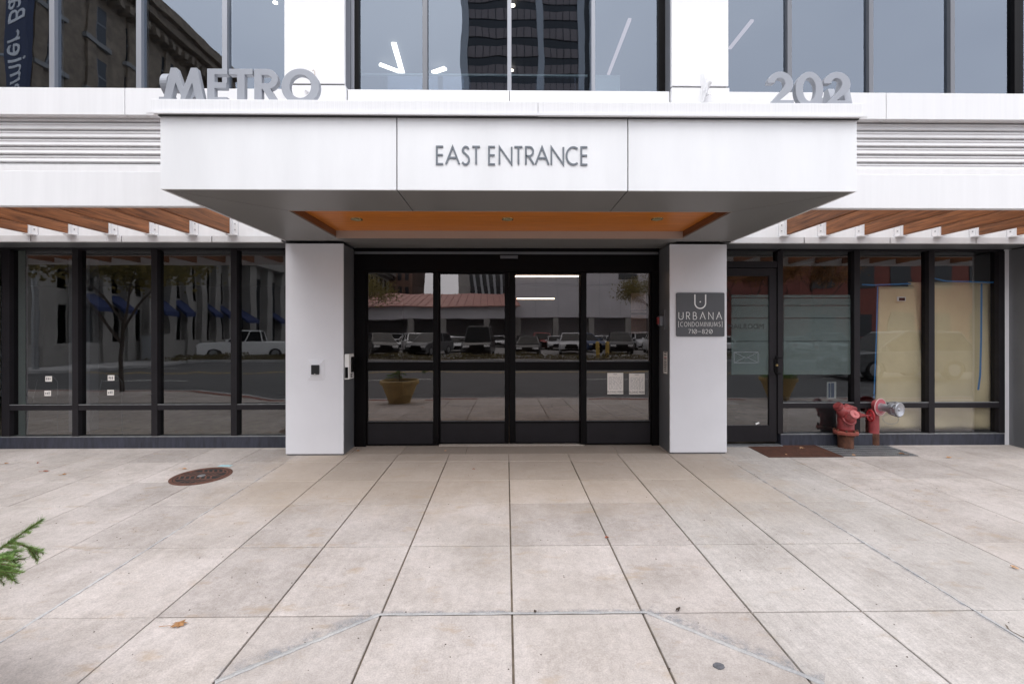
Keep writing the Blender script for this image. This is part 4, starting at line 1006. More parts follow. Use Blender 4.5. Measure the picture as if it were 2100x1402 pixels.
# glass balustrade and a pale screen upstairs
b = NB(); bx(b, AX(742, 6.3), AX(1205, 6.3), 6.3, 6.32, 4.39, AZ(157, 6.3)); o = part('balustrade', b, g_up)
b = NB(); bx(b, AX(742, 6.3), AX(1205, 6.3), 6.29, 6.33, AZ(157, 6.3) + .001, AZ(153, 6.3)); part('handrail', b, m_mint)
b = NB(); bx(b, AX(1222, 6.5), AX(1272, 6.5), 6.5, 6.55, 4.39, AZ(153, 6.5)); tag(obj('privacy_screen', b, m_mint), 'pale green office screen low in the centre upper window', 'screen')

# ================================================================== FIRE DEPARTMENT CONNECTIONS
g1 = G(1734, 918); g2 = G(1792, 912)
s1 = g1.y / F_PX
t = empty('red_hydrant_manifold', g1, label='red double-outlet fire hose connection on a rusty flanged pipe', cat='fire connection')
zf = AZ(889, g1.y, 1735) - g1.z
b = NB(); lathe_axis(b, (0, 0, -.02), (0, 0, 1), [(0, .088), (zf - .0, .088)], 24); obj('rusty_pipe', b, m_rust, t, smooth=False)
b = NB(); lathe_axis(b, (0, 0, zf - .006), (0, 0, 1), [(0, .125), (.006, .138), (.036, .140), (.042, .134), (.046, .11)], 30); obj('flange', b, mat('rust_red_paint', (.26, .055, .04), .75, var=.4, vscale=12, col2=(.38, .10, .07), bump=.3, bscale=60), t, bevel=.002)
b = NB()
for k in range(8):
    a = k * PI / 4 + .2; lathe_axis(b, (.121 * math.cos(a), .121 * math.sin(a), zf - .02), (0, 0, 1), [(0, .012), (.082, .012)], 6)
tag(obj('flange_bolts', b, m_rust, t), kind='stuff')
zb = zf + .046
b = NB(); lathe_axis(b, (0, 0, zb), (0, 0, 1), [(0, .098), (.03, .092), (.17, .092), (.22, .100), (.27, .085), (.30, .05)], 28); obj('body', b, m_red, t, smooth=True)
b = NB()
tube(b, [(-.01, -.01, zb + .17), (-.06, -.03, zb + .24), (-.115, -.04, zb + .30)], [.078, .066, .050], 22)
tube(b, [(-.06, .0, zb + .22), (.03, .01, zb + .285), (.12, .0, zb + .255)], [.055, .055, .045], 20)
obj('upper_branch', b, m_red, t, smooth=True)
b = NB(); lathe_axis(b, (-.11, -.038, zb + .295), (-.70, -.12, .70), [(0, .052), (.010, .060), (.026, .060), (.030, .050), (.05, .049), (.052, .03)], 22); obj('outlet_cap', b, m_red, t)
b = NB(); tube(b, [(.0, -.02, zb + .11), (-.01, -.08, zb + .16), (-.015, -.13, zb + .205)], [.068, .066, .058], 22); lathe_axis(b, (-.01, -.065, zb + .145), (-.05, -.78, .6), [(0, .080), (.016, .083), (.020, .068)], 24); obj('front_branch', b, m_red, t, smooth=True)
b = NB(); lathe_axis(b, (-.015, -.13, zb + .208), (0, -.84, .52), [(0, .050), (.04, .048), (.042, .055), (.056, .055), (.060, .042), (.064, .016), (.078, .014)], 24); obj('outlet_cap', b, mat('faded_red_cap', (.50, .14, .14), .5, var=.25, vscale=14), t)
b = NB(); tube(b, [(.0, -.05, zb + .21), (.08, -.05, zb + .20), (.15, -.05, zb + .20), (.215, -.05, zb + .195)], [.052, .046, .030, .017], 18); lathe_axis(b, (.115, -.05, zb + .20), (1, 0, -.03), [(0, .050), (.014, .050)], 14)
obj('valve_bonnet', b, m_red, t, smooth=True)
b = NB(); tube(b, [(.20, -.05, zb + .195), (.31, -.05, zb + .192)], .009, 8); obj('valve_stem', b, m_redd, t)
wc = Vector((.285, -.05, zb + .193)); ax = Vector((1, -.15, 0)).normalized(); u_ = ax.cross(Vector((0, 0, 1))).normalized(); v_ = Vector((0, 0, 1)); rw = .070
b = NB(); tube(b, [wc + rw * (math.cos(a) * u_ + math.sin(a) * v_) for a in [2 * PI * i / 28 for i in range(29)]], .010, 8)
for k in range(5):
    a = 2 * PI * k / 5 + .3; tube(b, [wc, wc + rw * (math.cos(a) * u_ + math.sin(a) * v_)], .006, 6)
lathe_axis(b, wc - ax * .015, ax, [(0, .018), (.03, .018)], 10); obj('hand_wheel', b, mat('bright_red_wheel', (.40, .02, .025), .4), t)

t = empty('red_standpipe', g2, label='upright red pipe ending in a round plate with a silver hose coupling', cat='fire connection')
zt_ = AZ(833, g2.y, 1792) - g2.z; zr = AZ(888, g2.y, 1792) - g2.z
b = NB(); lathe_axis(b, (0, 0, -.02), (0, 0, 1), [(0, .058), (zr + .02, .058)], 20); obj('rusty_pipe', b, m_rust, t)
b = NB(); lathe_axis(b, (0, 0, zr + .0005), (0, 0, 1), [(0, .0575), (zt_ - zr - .05, .0575)], 22)
tube(b, [(0, 0, zt_ - .055), (0, 0, zt_ - .01), (.004, -.03, zt_ + .02), (.010, -.08, zt_ + .01)], [.058, .064, .066, .056], 20); obj('pipe', b, m_redd, t, smooth=False)
dd = Vector((.30, -.95, 0)).normalized(); pc = Vector((.012, -.085, zt_ + .003))
b = NB(); lathe_axis(b, pc, dd, [(0, .114), (.007, .114)], 36); pt = obj('plate', b, mat('pale_red_plate', (.47, .10, .125), .5, var=.12, vscale=12), t)
b = NB(); c_ = [pc + dd * .008 + .109 * (math.cos(a) * dd.cross(v_) + math.sin(a) * v_) for a in [2 * PI * i / 36 for i in range(37)]]; tube(b, c_, .0035, 6); obj('plate_rim', b, m_paper, pt)
b = NB()
for k in range(9):
    a = R(230 + k * 10); q = pc + dd * .0085 + .088 * (math.cos(a) * dd.cross(v_) * -1 + math.sin(a) * v_); lathe_axis(b, q, dd, [(0, .005), (.001, .005)], 6)
tag(obj('plate_letters', b, m_paper, pt), kind='stuff')
b = NB(); lathe_axis(b, pc + dd * .008, dd, [(0, .055), (.02, .050), (.12, .048), (.122, .056), (.14, .056)], 26); obj('nipple', b, m_alu, t, smooth=False)
b = NB(); lathe_axis(b, pc + dd * .149, dd, [(-.03, .060), (-.028, .074), (-.004, .078), (0, .084), (.03, .088), (.032, .080), (.048, .080), (.050, .090), (.082, .090), (.088, .080), (.082, .066), (.074, .020), (.086, .016)], 32)
cp = obj('coupling', b, m_alu, t, bevel=.002)
b = NB()
for k in range(6):
    a = k * PI / 3 + .3; e_ = math.cos(a) * dd.cross(v_) + math.sin(a) * v_; q = pc + dd * .16 + e_ * .088
    tube(b, [q, q + dd * .055 + e_ * .004], .011, 8)
tag(obj('lugs', b, m_alu, cp), kind='stuff')
b = NB(); cc = [pc + dd * .12 + Vector((.005, .0, -.075)) + Vector((.085 * math.sin(a) * .9, -.03 * math.sin(a), -.062 * (1 + -math.cos(a)) )) for a in [PI * 2 * i / 22 for i in range(23)]]
for i in range(0, 22): tube(b, [cc[i], cc[i].lerp(cc[i + 1], .62)], .0035, 5)
tag(obj('chain', b, m_steel, t), kind='stuff')

# ================================================================== GRATES AND DRAIN
def grate(name, c4, n_long, n_cross, mt, label, pit=True, bw=.004, frame=.012, cw=.0027):
    P = [G(*c) for c in c4]                                # tl tr br bl
    x0, x1 = (P[0].x + P[3].x) / 2, (P[1].x + P[2].x) / 2; y1 = (P[0].y + P[1].y) / 2; y0 = (P[2].y + P[3].y) / 2
    z = lambda h: (lambda x, y: gz(y) + h)
    t = empty(name, ((x0 + x1) / 2, (y0 + y1) / 2, gz((y0 + y1) / 2)), label=label, cat='grate')
    def pr(b, a, c, d, e, h0, h1): prism_z(b, [(a, d), (c, d), (c, e), (a, e)], z(h0), z(h1))
    b = NB(); pr(b, x0, x1, y0, y1, .0015, .004); put(obj('pit', b, m_pit, t), t)
    b = NB(); pr(b, x0, x1, y0, y0 + frame, .0042, .0085); pr(b, x0, x1, y1 - frame, y1, .0042, .0085); pr(b, x0, x0 + frame, y0 + frame, y1 - frame, .0042, .0085); pr(b, x1 - frame, x1, y0 + frame, y1 - frame, .0042, .0085)
    put(tag(obj('frame', b, mt, t), kind='stuff'), t)
    b = NB()
    for k in range(1, n_long): yy = y0 + (y1 - y0) * k / n_long; pr(b, x0 + frame, x1 - frame, yy - bw, yy + bw, .0042, .0074)
    for k in range(1, n_cross): xx = x0 + (x1 - x0) * k / n_cross; pr(b, xx - cw, xx + cw, y0 + frame, y1 - frame, .0042, .0070)
    put(tag(obj('bars', b, mt, t), kind='stuff'), t)
grate('rusty_grate', ((1530, 912.5), (1672, 912.5), (1724, 937.5), (1573, 938.5)), 26, 60, m_rustg, 'flat rust brown mesh grate set in the paving left of the red pipes', bw=.0045)
grate('steel_grating', ((1674, 913), (1806, 912), (1885, 934.5), (1727, 937)), 6, 34, m_steel, 'galvanised bar grating around the feet of the red pipes', bw=.019, cw=.004)
# round drain
c = G(413, 975.5); r = .27
t = empty('drain_cover', c, label='round rusty drain cover with chevron slots in the left paving', cat='drain')
tilt = Matrix.Rotation(math.atan(SL), 4, 'X')
b = NB(); lathe_axis(b, (0, 0, .0015), (0, 0, 1), [(0, r - .01), (.003, r - .01)], 40); o = obj('pit', b, m_pit, t); o.data.transform(tilt)
b = NB(); n = 48; 
for (r0, r1, z1) in ((r - .018, r + .012, .006), (r - .045, r - .026, .0065)):
    A = [[b.verts.new((rr * math.cos(2 * PI * i / n), rr * math.sin(2 * PI * i / n), zz)) for i in range(n)] for rr, zz in ((r0, .001), (r0, z1), (r1, z1), (r1, .001))]
    for q in range(3):
        for i in range(n): b.faces.new((A[q][i], A[q][(i + 1) % n], A[q + 1][(i + 1) % n], A[q + 1][i]))
m_drain = mat('rusty_casting', (.11, .045, .03), .8, .1, var=.4, vscale=12, col2=(.18, .08, .055), bump=.4, bscale=50)
o = obj('ring', b, m_drain, t); o.data.transform(tilt)
b = NB(); rin = r - .046
for s_ in (-1, 1):
    for k in range(-4, 5):
        x = k * .054
        for sg in (0, 1):
            a0 = (x, s_ * .008 + (0.0 if sg == 0 else .10 * s_)); a1 = (x + (.05 if sg == 0 else -.05), s_ * (.10 if sg == 0 else .19))
            if math.hypot(*a0) > rin or math.hypot(*a1) > rin + .01: continue
            d = Vector((a1[0] - a0[0], a1[1] - a0[1])).normalized(); nn = Vector((-d.y, d.x)) * .0085
            prism_z(b, [(a0[0] + nn.x, a0[1] + nn.y), (a0[0] - nn.x, a0[1] - nn.y), (a1[0] - nn.x, a1[1] - nn.y), (a1[0] + nn.x, a1[1] + nn.y)], .002, .0052 + .0002 * sg)
for yy in (-.105, 0, .105):
    hw = math.sqrt(rin ** 2 - yy ** 2); bx(b, -hw, hw, yy - .009, yy + .009, .002, .0058)
o = tag(obj('chevron_bars', b, m_drain, t), kind='stuff'); o.data.transform(tilt)
b = NB(); lathe_axis(b, (0, 0, .0062), (0, 0, 1), [(0, .038), (.002, .036)], 20); o = obj('centre_boss', b, m_steel, t); o.data.transform(tilt)

# litter ---------------------------------------------------------------------
def leaf_thing(px, py, size, rz, mt, label, maple=True, stem=True, lift=.012):
    c = G(px, py); b = NB(); n = 16; ctr = b.verts.new((0, 0, lift * 1.3))
    rad = [1, .55, .85, .5, .9, .45, .62, .8, .35, .8, .62, .45, .9, .5, .85, .55] if maple else [1, .8, .6, .5, .48, .5, .6, .8, .95, .8, .6, .5, .48, .5, .6, .8]
    vs = []
    for i in range(n):
        a = 2 * PI * i / n; rr = size / 2 * rad[i] * random.uniform(.85, 1.12); vs.append(b.verts.new((rr * math.cos(a), rr * math.sin(a) * .8, lift * abs(noise.noise(Vector((i * .7, px, 0)))) * 2.2 + .003)))
    for i in range(n): b.faces.new((ctr, vs[i], vs[(i + 1) % n]))
    if stem: tube(b, [(-size * .4, 0, .006), (-size * .7, size * .05, .008), (-size * .95, 0, .012)], .0016, 5)
    o = obj('fallen_leaf', b, mt, loc=c + Vector((0, 0, .004))); o.rotation_euler = (0, 0, R(rz))
    s = o.modifiers.new('thick', 'SOLIDIFY'); s.thickness = .0008
    return tag(o, label, 'leaf', 'dry leaves on the paving')
leaf_thing(367, 1282, .095, 20, m_leafd, 'large brown dry leaf with a stem on the lower left paving', lift=.014)
leaf_thing(1644, 920, .09, 40, m_leafp, 'pale orange leaf lying on the rusty mesh grate')
leaf_thing(1612, 933.5, .035, 10, m_leafp, 'tiny pale leaf near the lower left of the rusty mesh grate', stem=False)
leaf_thing(1751, 935, .06, 70, m_leafp, 'yellowish leaf at the front edge of the steel grating')
leaf_thing(1849, 932, .075, 120, m_leafd, 'orange brown leaf at the right front of the steel grating')
leaf_thing(1946, 939.5, .075, 200, m_leafp, 'pinkish leaf alone on the paving right of the steel grating')
leaf_thing(2026, 911, .07, 10, m_leafd, 'brown leaf in front of the right corner pillar')
leaf_thing(1977, 904, .06, 60, m_leafr, 'reddish leaf against the sill of the rightmost pane')
leaf_thing(1683, 909.5, .06, 60, m_leafd, 'brown leaf wedged above the steel grating beside the sill')
leaf_thing(1713, 911, .05, 160, m_leafr, 'dark leaf behind the flanged red pipe')
leaf_thing(971, 963, .035, 0, m_leafr, 'tiny dark red leaf in front of the doors', False, False)
leaf_thing(378, 961.5, .07, 0, m_leafp, 'orange leaf just behind the round drain cover')
leaf_thing(94, 966.5, .06, 30, m_leafr, 'dark curled leaf left on the paving, nearest the left edge but one')
leaf_thing(131, 973, .05, 80, m_leafd, 'thin brown leaf right of the dark curled leaf on the left paving')
leaf_thing(12, 950.5, .06, 80, m_leafd, 'brown leaf at the very left edge of the paving')
leaf_thing(78, 950, .03, 80, m_leafr, 'tiny dark leaf between two others on the far left paving', False, False)
leaf_thing(232, 915, .04, 80, m_leafp, 'small orange leaf against the left storefront sill')
leaf_thing(424, 914, .045, 15, m_leafp, 'small orange leaf against the storefront sill nearer the left pillar')
leaf_thing(734, 925, .05, 15, m_leafd, 'brown leaf beside the foot of the left pillar')
leaf_thing(913, 925.5, .03, 15, m_leafp, 'tiny orange leaf on the granite strip before the doors', False, False)
leaf_thing(2080, 1166, .05, 100, m_leafp, 'small yellow leaf on the right paving near the picture edge', False, False)
leaf_thing(1244, 1104, .04, 20, m_leafr, 'tiny reddish leaf beside a paving joint right of centre', False, False)
leaf_thing(1390, 1252, .05, 50, m_soil, 'dark crumb of dirt on the front cross joint', False, False)
leaf_thing(1097, 1257, .028, 50, m_soil, 'small dark pebble on the ramp ridge', False, False)
c = G(461, 954.5); b = NB(); prism_z(b, [(-.075, -.022), (.07, -.03), (.08, .02), (-.06, .03)], .002, .003)
tag(obj('blue_paper_slip', b, mat('pale_blue_paper', (.36, .60, .66), .7), loc=c), 'pale blue slip of paper lying behind the round drain cover', 'litter')
c = G(1474, 1366); b = NB(); n = 18; vs = [(.026 * random.uniform(.85, 1.15) * math.cos(2 * PI * i / n), .022 * random.uniform(.85, 1.15) * math.sin(2 * PI * i / n)) for i in range(n)]
prism_z(b, vs, .0012, .0032); tag(obj('gum_spot', b, mat('old_gum', (.10, .10, .11), .9, var=.4, vscale=60), loc=c), 'round flattened dark gum spot at the lower right of the paving', 'gum')
random.seed(5)
b = NB()
for k in range(420):
    x = random.uniform(-4.5, 4.5); y = random.uniform(1.9, 5.7); s_ = random.uniform(.0015, .005); a = random.uniform(0, PI)
    P = [(x + s_ * math.cos(a + q) * random.uniform(.6, 1.3), y + s_ * math.sin(a + q)) for q in (0, 1.5, 3.1, 4.6)]
    prism_z(b, P, lambda X_, Y_: gz(Y_) + .0008, lambda X_, Y_: gz(Y_) + .0022)
tag(obj('grit', b, m_soil, pavement), kind='stuff')
# crack at the right edge
b = NB(); pts = [G(2063, 1282), G(2068, 1290), G(2076, 1296), G(2086, 1301), G(2100, 1308), G(2120, 1311)]
for i in range(5):
    a, c2 = pts[i], pts[i + 1]; w_ = .006 + .006 * (i % 2)
    prism_z(b, [(a.x, a.y - w_), (c2.x, c2.y - w_ * .7), (c2.x, c2.y + w_ * .7), (a.x, a.y + w_)], lambda X_, Y_: gz(Y_) + .001, lambda X_, Y_: gz(Y_) + .0022 )
obj('spalled_crack', b, m_joint, pavement)

def smear(p0, p1, wd, side):
    m = MATS.get('smear_sheet')
    if not m:
        m = bpy.data.materials.new('ridge_smear_sheet'); m.use_nodes = True; n = m.node_tree.nodes; l = m.node_tree.links
        p = n['Principled BSDF']; p.inputs['Base Color'].default_value = (.33, .34, .36, 1); p.inputs['Roughness'].default_value = .9
        tcn = n.new('ShaderNodeTexCoord'); sp = n.new('ShaderNodeSeparateXYZ'); l.new(tcn.outputs['Generated'], sp.inputs[0])
        g = n.new('ShaderNodeNewGeometry'); ns = n.new('ShaderNodeTexNoise'); ns.inputs['Scale'].default_value = 14; ns.inputs['Detail'].default_value = 8; ns.inputs['Roughness'].default_value = .75; l.new(g.outputs['Position'], ns.inputs['Vector'])
        at = n.new('ShaderNodeAttribute'); at.attribute_name = 'fade'
        mu = n.new('ShaderNodeMath'); mu.operation = 'MULTIPLY'; l.new(at.outputs['Fac'], mu.inputs[0]); mr = n.new('ShaderNodeMapRange'); mr.inputs['From Min'].default_value = .42; mr.inputs['From Max'].default_value = .66
        l.new(ns.outputs['Fac'], mr.inputs['Value']); l.new(mr.outputs[0], mu.inputs[1]); mu2 = n.new('ShaderNodeMath'); mu2.operation = 'MULTIPLY'; l.new(mu.outputs[0], mu2.inputs[0]); mu2.inputs[1].default_value = .85
        l.new(mu2.outputs[0], p.inputs['Alpha']); MATS['smear_sheet'] = m
    p0, p1 = Vector(p0), Vector(p1); d = (p1 - p0).normalized(); nn = Vector((-d.y, d.x)) * side; n_ = 16; b = NB(); R_ = []
    for i in range(n_ + 1):
        c = p0.lerp(p1, i / n_); R_.append([b.verts.new((q.x, q.y, gz(q.y) + .0015)) for q in (c, c + nn * wd * .5, c + nn * wd)])
    for i in range(n_):
        for k in range(2): b.faces.new((R_[i][k], R_[i + 1][k], R_[i + 1][k + 1], R_[i][k + 1]))
    o = obj('mortar_smear', b, m, pavement); at = o.data.attributes.new('fade', 'FLOAT', 'POINT')
    for i, v in enumerate(o.data.vertices): at.data[i].value = (1.0, .75, 0.0)[i % 3]
smear(A_.xy, Aw.xy, .09, -1); smear(A_.xy, Aw.xy, .02, 1); smear(B_.xy, Bw.xy, .10, 1); smear(B_.xy, Bw.xy, .02, -1); smear(A_.xy, B_.xy, .035, 1)
smear((-2.57, 5.3), (-2.57, 1.8), .022, 1); smear((2.64, 1.8), (2.64, 4.6), .035, 1)

# ================================================================== PLANTER WITH SMALL SPRUCE
PX, PY = -2.43, 1.60
def make_pot(x, y, label):
    z = gz(max(y, .9)); t = empty('planter_pot', (x, y, z), label=label, cat='planter'); H = .42 - z
    b = NB(); lathe_axis(b, (0, 0, 0), (0, 0, 1), [(0, .24), (H * .1, .25), (H * .82, .395), (H * .84, .43), (H * .93, .44), (H, .435), (H + .003, .40), (H - .07, .385)], 40); obj('pot', b, m_terra, t)
    b = NB(); lathe_axis(b, (0, 0, H - .069), (0, 0, 1), [(0, .38), (.012, .37)], 30); obj('soil', b, m_soil, t); return t, H
tp, Hp = make_pot(PX, PY, 'large tan planter pot holding a small spruce at the left edge')
def spruce(px, py, pz, label, branches):
    t = empty('spruce_shrub', (px, py, pz), label=label, cat='shrub')
    tb, nb_ = NB(), NB()
    def twig(p0, p1, r0, nl, droop=0):
        p0, p1 = Vector(p0), Vector(p1); n = max(3, int((p1 - p0).length / .02)); pts = [p0.lerp(p1, i / n) + Vector((0, 0, -droop * (i / n) ** 2)) for i in range(n + 1)]
        tube(tb, pts, [r0 * (1 - .6 * i / n) for i in range(n + 1)], 6)
        d = (p1 - p0).normalized(); a = d.cross(Vector((0, 0, 1))).normalized(); b2 = d.cross(a)
        cnt = int((p1 - p0).length / .00042)
        for k in range(cnt):
            f_ = random.random(); q = p0.lerp(p1, f_) + Vector((0, 0, -droop * f_ ** 2)); an = random.uniform(0, 2 * PI)
            dirn = (d * random.uniform(.5, 1.0) + (math.cos(an) * a + math.sin(an) * b2) * random.uniform(.7, 1.0)).normalized()
            L_ = nl * random.uniform(.7, 1.15); wv = dirn.cross(Vector((random.random(), random.random(), random.random()))).normalized() * .0010
            v = [nb_.verts.new(q - wv), nb_.verts.new(q + wv), nb_.verts.new(q + dirn * L_)]; nb_.faces.new(v)
    tube(tb, [(0, 0, 0), (0, 0, .5)], [.02, .006], 8)
    for (p0, p1, dr) in branches:
        twig(p0, p1, .004, .024, dr); p0, p1 = Vector(p0), Vector(p1)
        for k in range(random.randint(6, 8)):
            f_ = random.uniform(.25, .85); q = p0.lerp(p1, f_) + Vector((0, 0, -dr * f_ ** 2)); d = (p1 - p0).normalized(); s_ = random.choice((-1, 1)); sd_ = d.cross(Vector((0, 0, 1))).normalized() * s_
            twig(q, q + (d * .8 + sd_ * .8 + Vector((0, 0, random.uniform(-.4, .1)))).normalized() * random.uniform(.05, .12) * (1.2 - f_), .0025, .015, .01)
    obj('branches', tb, m_twig, t); tag(obj('needles', nb_, m_needle, t), kind='stuff'); return t
base = Vector((PX, PY, gz(PY) + Hp - .06))
def rel(px, py, Y): return Vector((AX(px, Y), Y, AZ(py, Y, px))) - base
br = []
Y1 = 1.78
br.append((rel(-60, 1165, 1.68), rel(86, 1064, Y1), .0))
br.append((rel(30, 1110, 1.74), rel(78, 1127, Y1), .01))
br.append((rel(-70, 1150, 1.66), rel(50, 1150, 1.76), -.01))
br.append((rel(-70, 1165, 1.62), rel(28, 1182, 1.72), .0))
br.append((rel(-80, 1175, 1.55), rel(40, 1160, 1.70), .0))
br.append((rel(-60, 1150, 1.60), rel(46, 1128, 1.74), .0)); br.append((rel(-50, 1160, 1.60), rel(20, 1140, 1.66), .0)); br.append((rel(-60, 1140, 1.60), rel(34, 1172, 1.68), .0))
for k in range(26):
    a = random.uniform(0, 2 * PI)
    if -1.3 < a - 0 < 1.0 or a > 5.2: continue
    z = random.uniform(.08, .42); rr = (.5 - z) * .7 + .06
    br.append(((0, 0, z), (rr * math.cos(a), rr * math.sin(a), z + random.uniform(-.02, .08)), .02))
spruce(base.x, base.y, base.z, 'young green spruce with feathery branches reaching in from the left edge', br)
tp2, H2 = make_pot(6.6, 1.0, 'large tan planter pot mirrored in the window right of the side door')
b = NB()
for k in range(700):
    a = random.uniform(0, 2 * PI); rr = .40 * math.sqrt(random.random()); h = random.uniform(.05, .25); L_ = .12
    p = Vector((rr * math.cos(a), rr * math.sin(a), random.uniform(0, h))); d = Vector((random.uniform(-1, 1), random.uniform(-1, 1), random.uniform(0, 1))).normalized() * L_; s_ = d.cross(Vector((.3, .2, 1))).normalized() * .012
    b.faces.new([b.verts.new(q) for q in (p, p + d * .5 + s_, p + d, p + d * .5 - s_)])
o = obj('bushy_plant', b, m_needle, loc=(6.6, 1.0, gz(1) + H2 - .05)); tag(o, 'low bushy green plant filling the mirrored planter pot', 'plant')
# ================================================================== ACROSS THE STREET (behind the camera, seen in the glass)
ZG = -.26
m_bstone = mat('brown_sandstone', (0.25, 0.195, 0.14), 0.85, var=0.35, vscale=2.5, coords='World', bump=.2, bscale=8)
m_lime = mat('limestone', (0.30, 0.29, 0.275), 0.85, var=0.12, vscale=.8, coords='World')
m_win = mat('dark_window', (0.02, 0.024, 0.03), 0.25, 0.0)
m_cop = mat('copper_green', (0.14, 0.26, 0.21), 0.8)
m_awn = mat('blue_awning', (0.015, 0.03, 0.11), 0.8)
m_bpanel = mat('concrete_panel_wall', (0.56, 0.55, 0.575), 0.85, var=.06, vscale=.4, coords='World')
m_brickt = mat('brown_brick_tower', (0.17, 0.10, 0.075), 0.85, var=.2, vscale=1, coords='World')
m_pinkr = mat('pink_metal_roof', (0.42, 0.22, 0.19), 0.6, var=.1, vscale=1, coords='World')
m_spand = mat('brown_spandrel', (0.19, 0.155, 0.15), 0.6, var=.08, vscale=1, coords='World')
m_fin = mat('grey_fin', (0.36, 0.38, 0.40), 0.5)
m_tglass = mat('tower_glass', (0.012, 0.014, 0.018), 0.12)

def bld_root(name, x, y, label): return empty(name, (x, y, ZG), label=label, cat='building')
# brown stone building: long facade in depth on the left
XB = -22.6
t = bld_root('stone_office_building', XB - 8, -17, 'brown stone building with sash windows and heavy cornice mirrored in the upper left windows')
o_ = -Vector(t.location)
def add(nm, b, mt, par=None):
    o = obj(nm, b, mt, par or t)
    if par is None: o.location = o_
    return o
y0b, y1b, HB = -25.0, -9.8, 22.0
b = NB(); bx(b, XB - 18, XB, y0b, y1b, ZG, HB); wb = add('wall', b, m_bstone)
nfl = 6
winm = None
def wins(xf, ys_, zs_, w_, h_, par, sill=True):
    for z in zs_:
        for y in ys_:
            b = NB(); bx(b, xf - .1, xf + .02, y - w_ / 2, y + w_ / 2, z, z + h_)
            o = obj('window', b, m_win, par)
            if sill: b = NB(); bx(b, xf + .0, xf + .22, y - w_ / 2 - .15, y + w_ / 2 + .15, z - .25, z - .02); obj('sill', b, m_lime, par)
            b = NB(); bx(b, xf + .021, xf + .05, y - .05, y + .05, z, z + h_); bx(b, xf + .021, xf + .045, y - w_ / 2, y + w_ / 2, z + h_ / 2 - .05, z + h_ / 2 + .05); tag(obj('sash', b, m_pside, par), kind='stuff')
for k in range(10):
    y = -10.3 - k * 1.62
    b = NB(); bx(b, XB + .002, XB + .5, y - .3, y + .3, ZG, 7.2); add('pier', b, m_lime)
    b = NB(); bx(b, XB + .003, XB + .06, y - 1.2, y - .42, .3, 3.0); bx(b, XB + .003, XB + .06, y - 1.2, y - .42, 3.8, 6.4); tag(obj('window', b, m_win, wb), kind='stuff')
    if k % 3 != 0:
        b = NB(); q = [b.verts.new(v) for v in ((XB + .06, y - 1.3, 3.7), (XB + .06, y - .32, 3.7), (XB + 1.1, y - .32, 2.9), (XB + 1.1, y - 1.3, 2.9), (XB + 1.1, y - 1.3, 2.65), (XB + 1.1, y - .32, 2.65))]
        b.faces.new(q[:4]); b.faces.new((q[3], q[2], q[5], q[4])); b.faces.new((q[1], q[5], q[2])); b.faces.new((q[0], q[3], q[4])); b.faces.new((q[0], q[4], q[5], q[1])); obj('awning', b, m_awn, wb)
b = NB(); bx(b, XB + .001, XB + .35, y0b, y1b, ZG, 1.0); add('plinth', b, m_lime)
b = NB(); bx(b, XB + .002, XB + .06, y0b, y1b, 1.01, 7.2); add('base_wall', b, m_lime)
b = NB(); bx(b, XB + .001, XB + .9, y0b, y1b + .2, 7.21, 7.9); add('cornice', b, m_lime)
wins(XB, [-11.4, -14.0, -16.6, -19.2, -21.8, -24.0], [8.5, 11.6, 14.7, 17.6], 1.25, 2.0, wb)
for nm, z0, z1, pr_ in (('string_course', 10.2, 10.5, .2), ('cornice', 20.6, 21.0, .5), ('cornice', 21.01, 21.5, 1.0), ('cornice', 21.51, 22.2, 1.35)):
    b = NB(); bx(b, XB + .001, XB + pr_, y0b - .2, y1b + .3, z0, z1); add(nm, b, m_bstone)
for k in range(24):
    b = NB(); y = y0b + .4 + k * .64; bx(b, XB + .02, XB + .8, y, y + .28, 20.1, 20.59); add('bracket', b, m_bstone)
for k in range(6):
    b = NB(); y = y0b + .3 + k * 2.7; bx(b, XB + .002, XB + .14, y, y + .55, 7.95, 20.05); add('pilaster', b, m_bstone)
b = NB(); bx(b, XB - 17, XB - .3, y0b + .4, y1b - .4, 22.21, 22.9); add('roof', b, m_cop)
# banner
t = empty('vertical_banner', (-22.0, -9.6, 12), label='dark blue vertical banner with white slanted lettering mirrored in the top left window', cat='banner')
b = NB(); bx(b, -.5, .55, 0, .25, -3.4, 12); obj('board', b, mat('navy_board', (.012, .022, .07), .5), t)
font_mesh('lettering', 'Premier Bank', 1.25, Matrix.Translation((.02, .26, 2.3)) @ Matrix.Rotation(PI, 4, 'Z') @ FACE @ Matrix.Rotation(R(90), 4, 'Z'), m_signw, t, .01, .35)
b = NB(); bx(b, -1.2, -.5, .08, .16, 2, 2.1); bx(b, -1.2, -.5, .08, .16, 10, 10.1); tag(obj('arms', b, m_fin, t), kind='stuff')
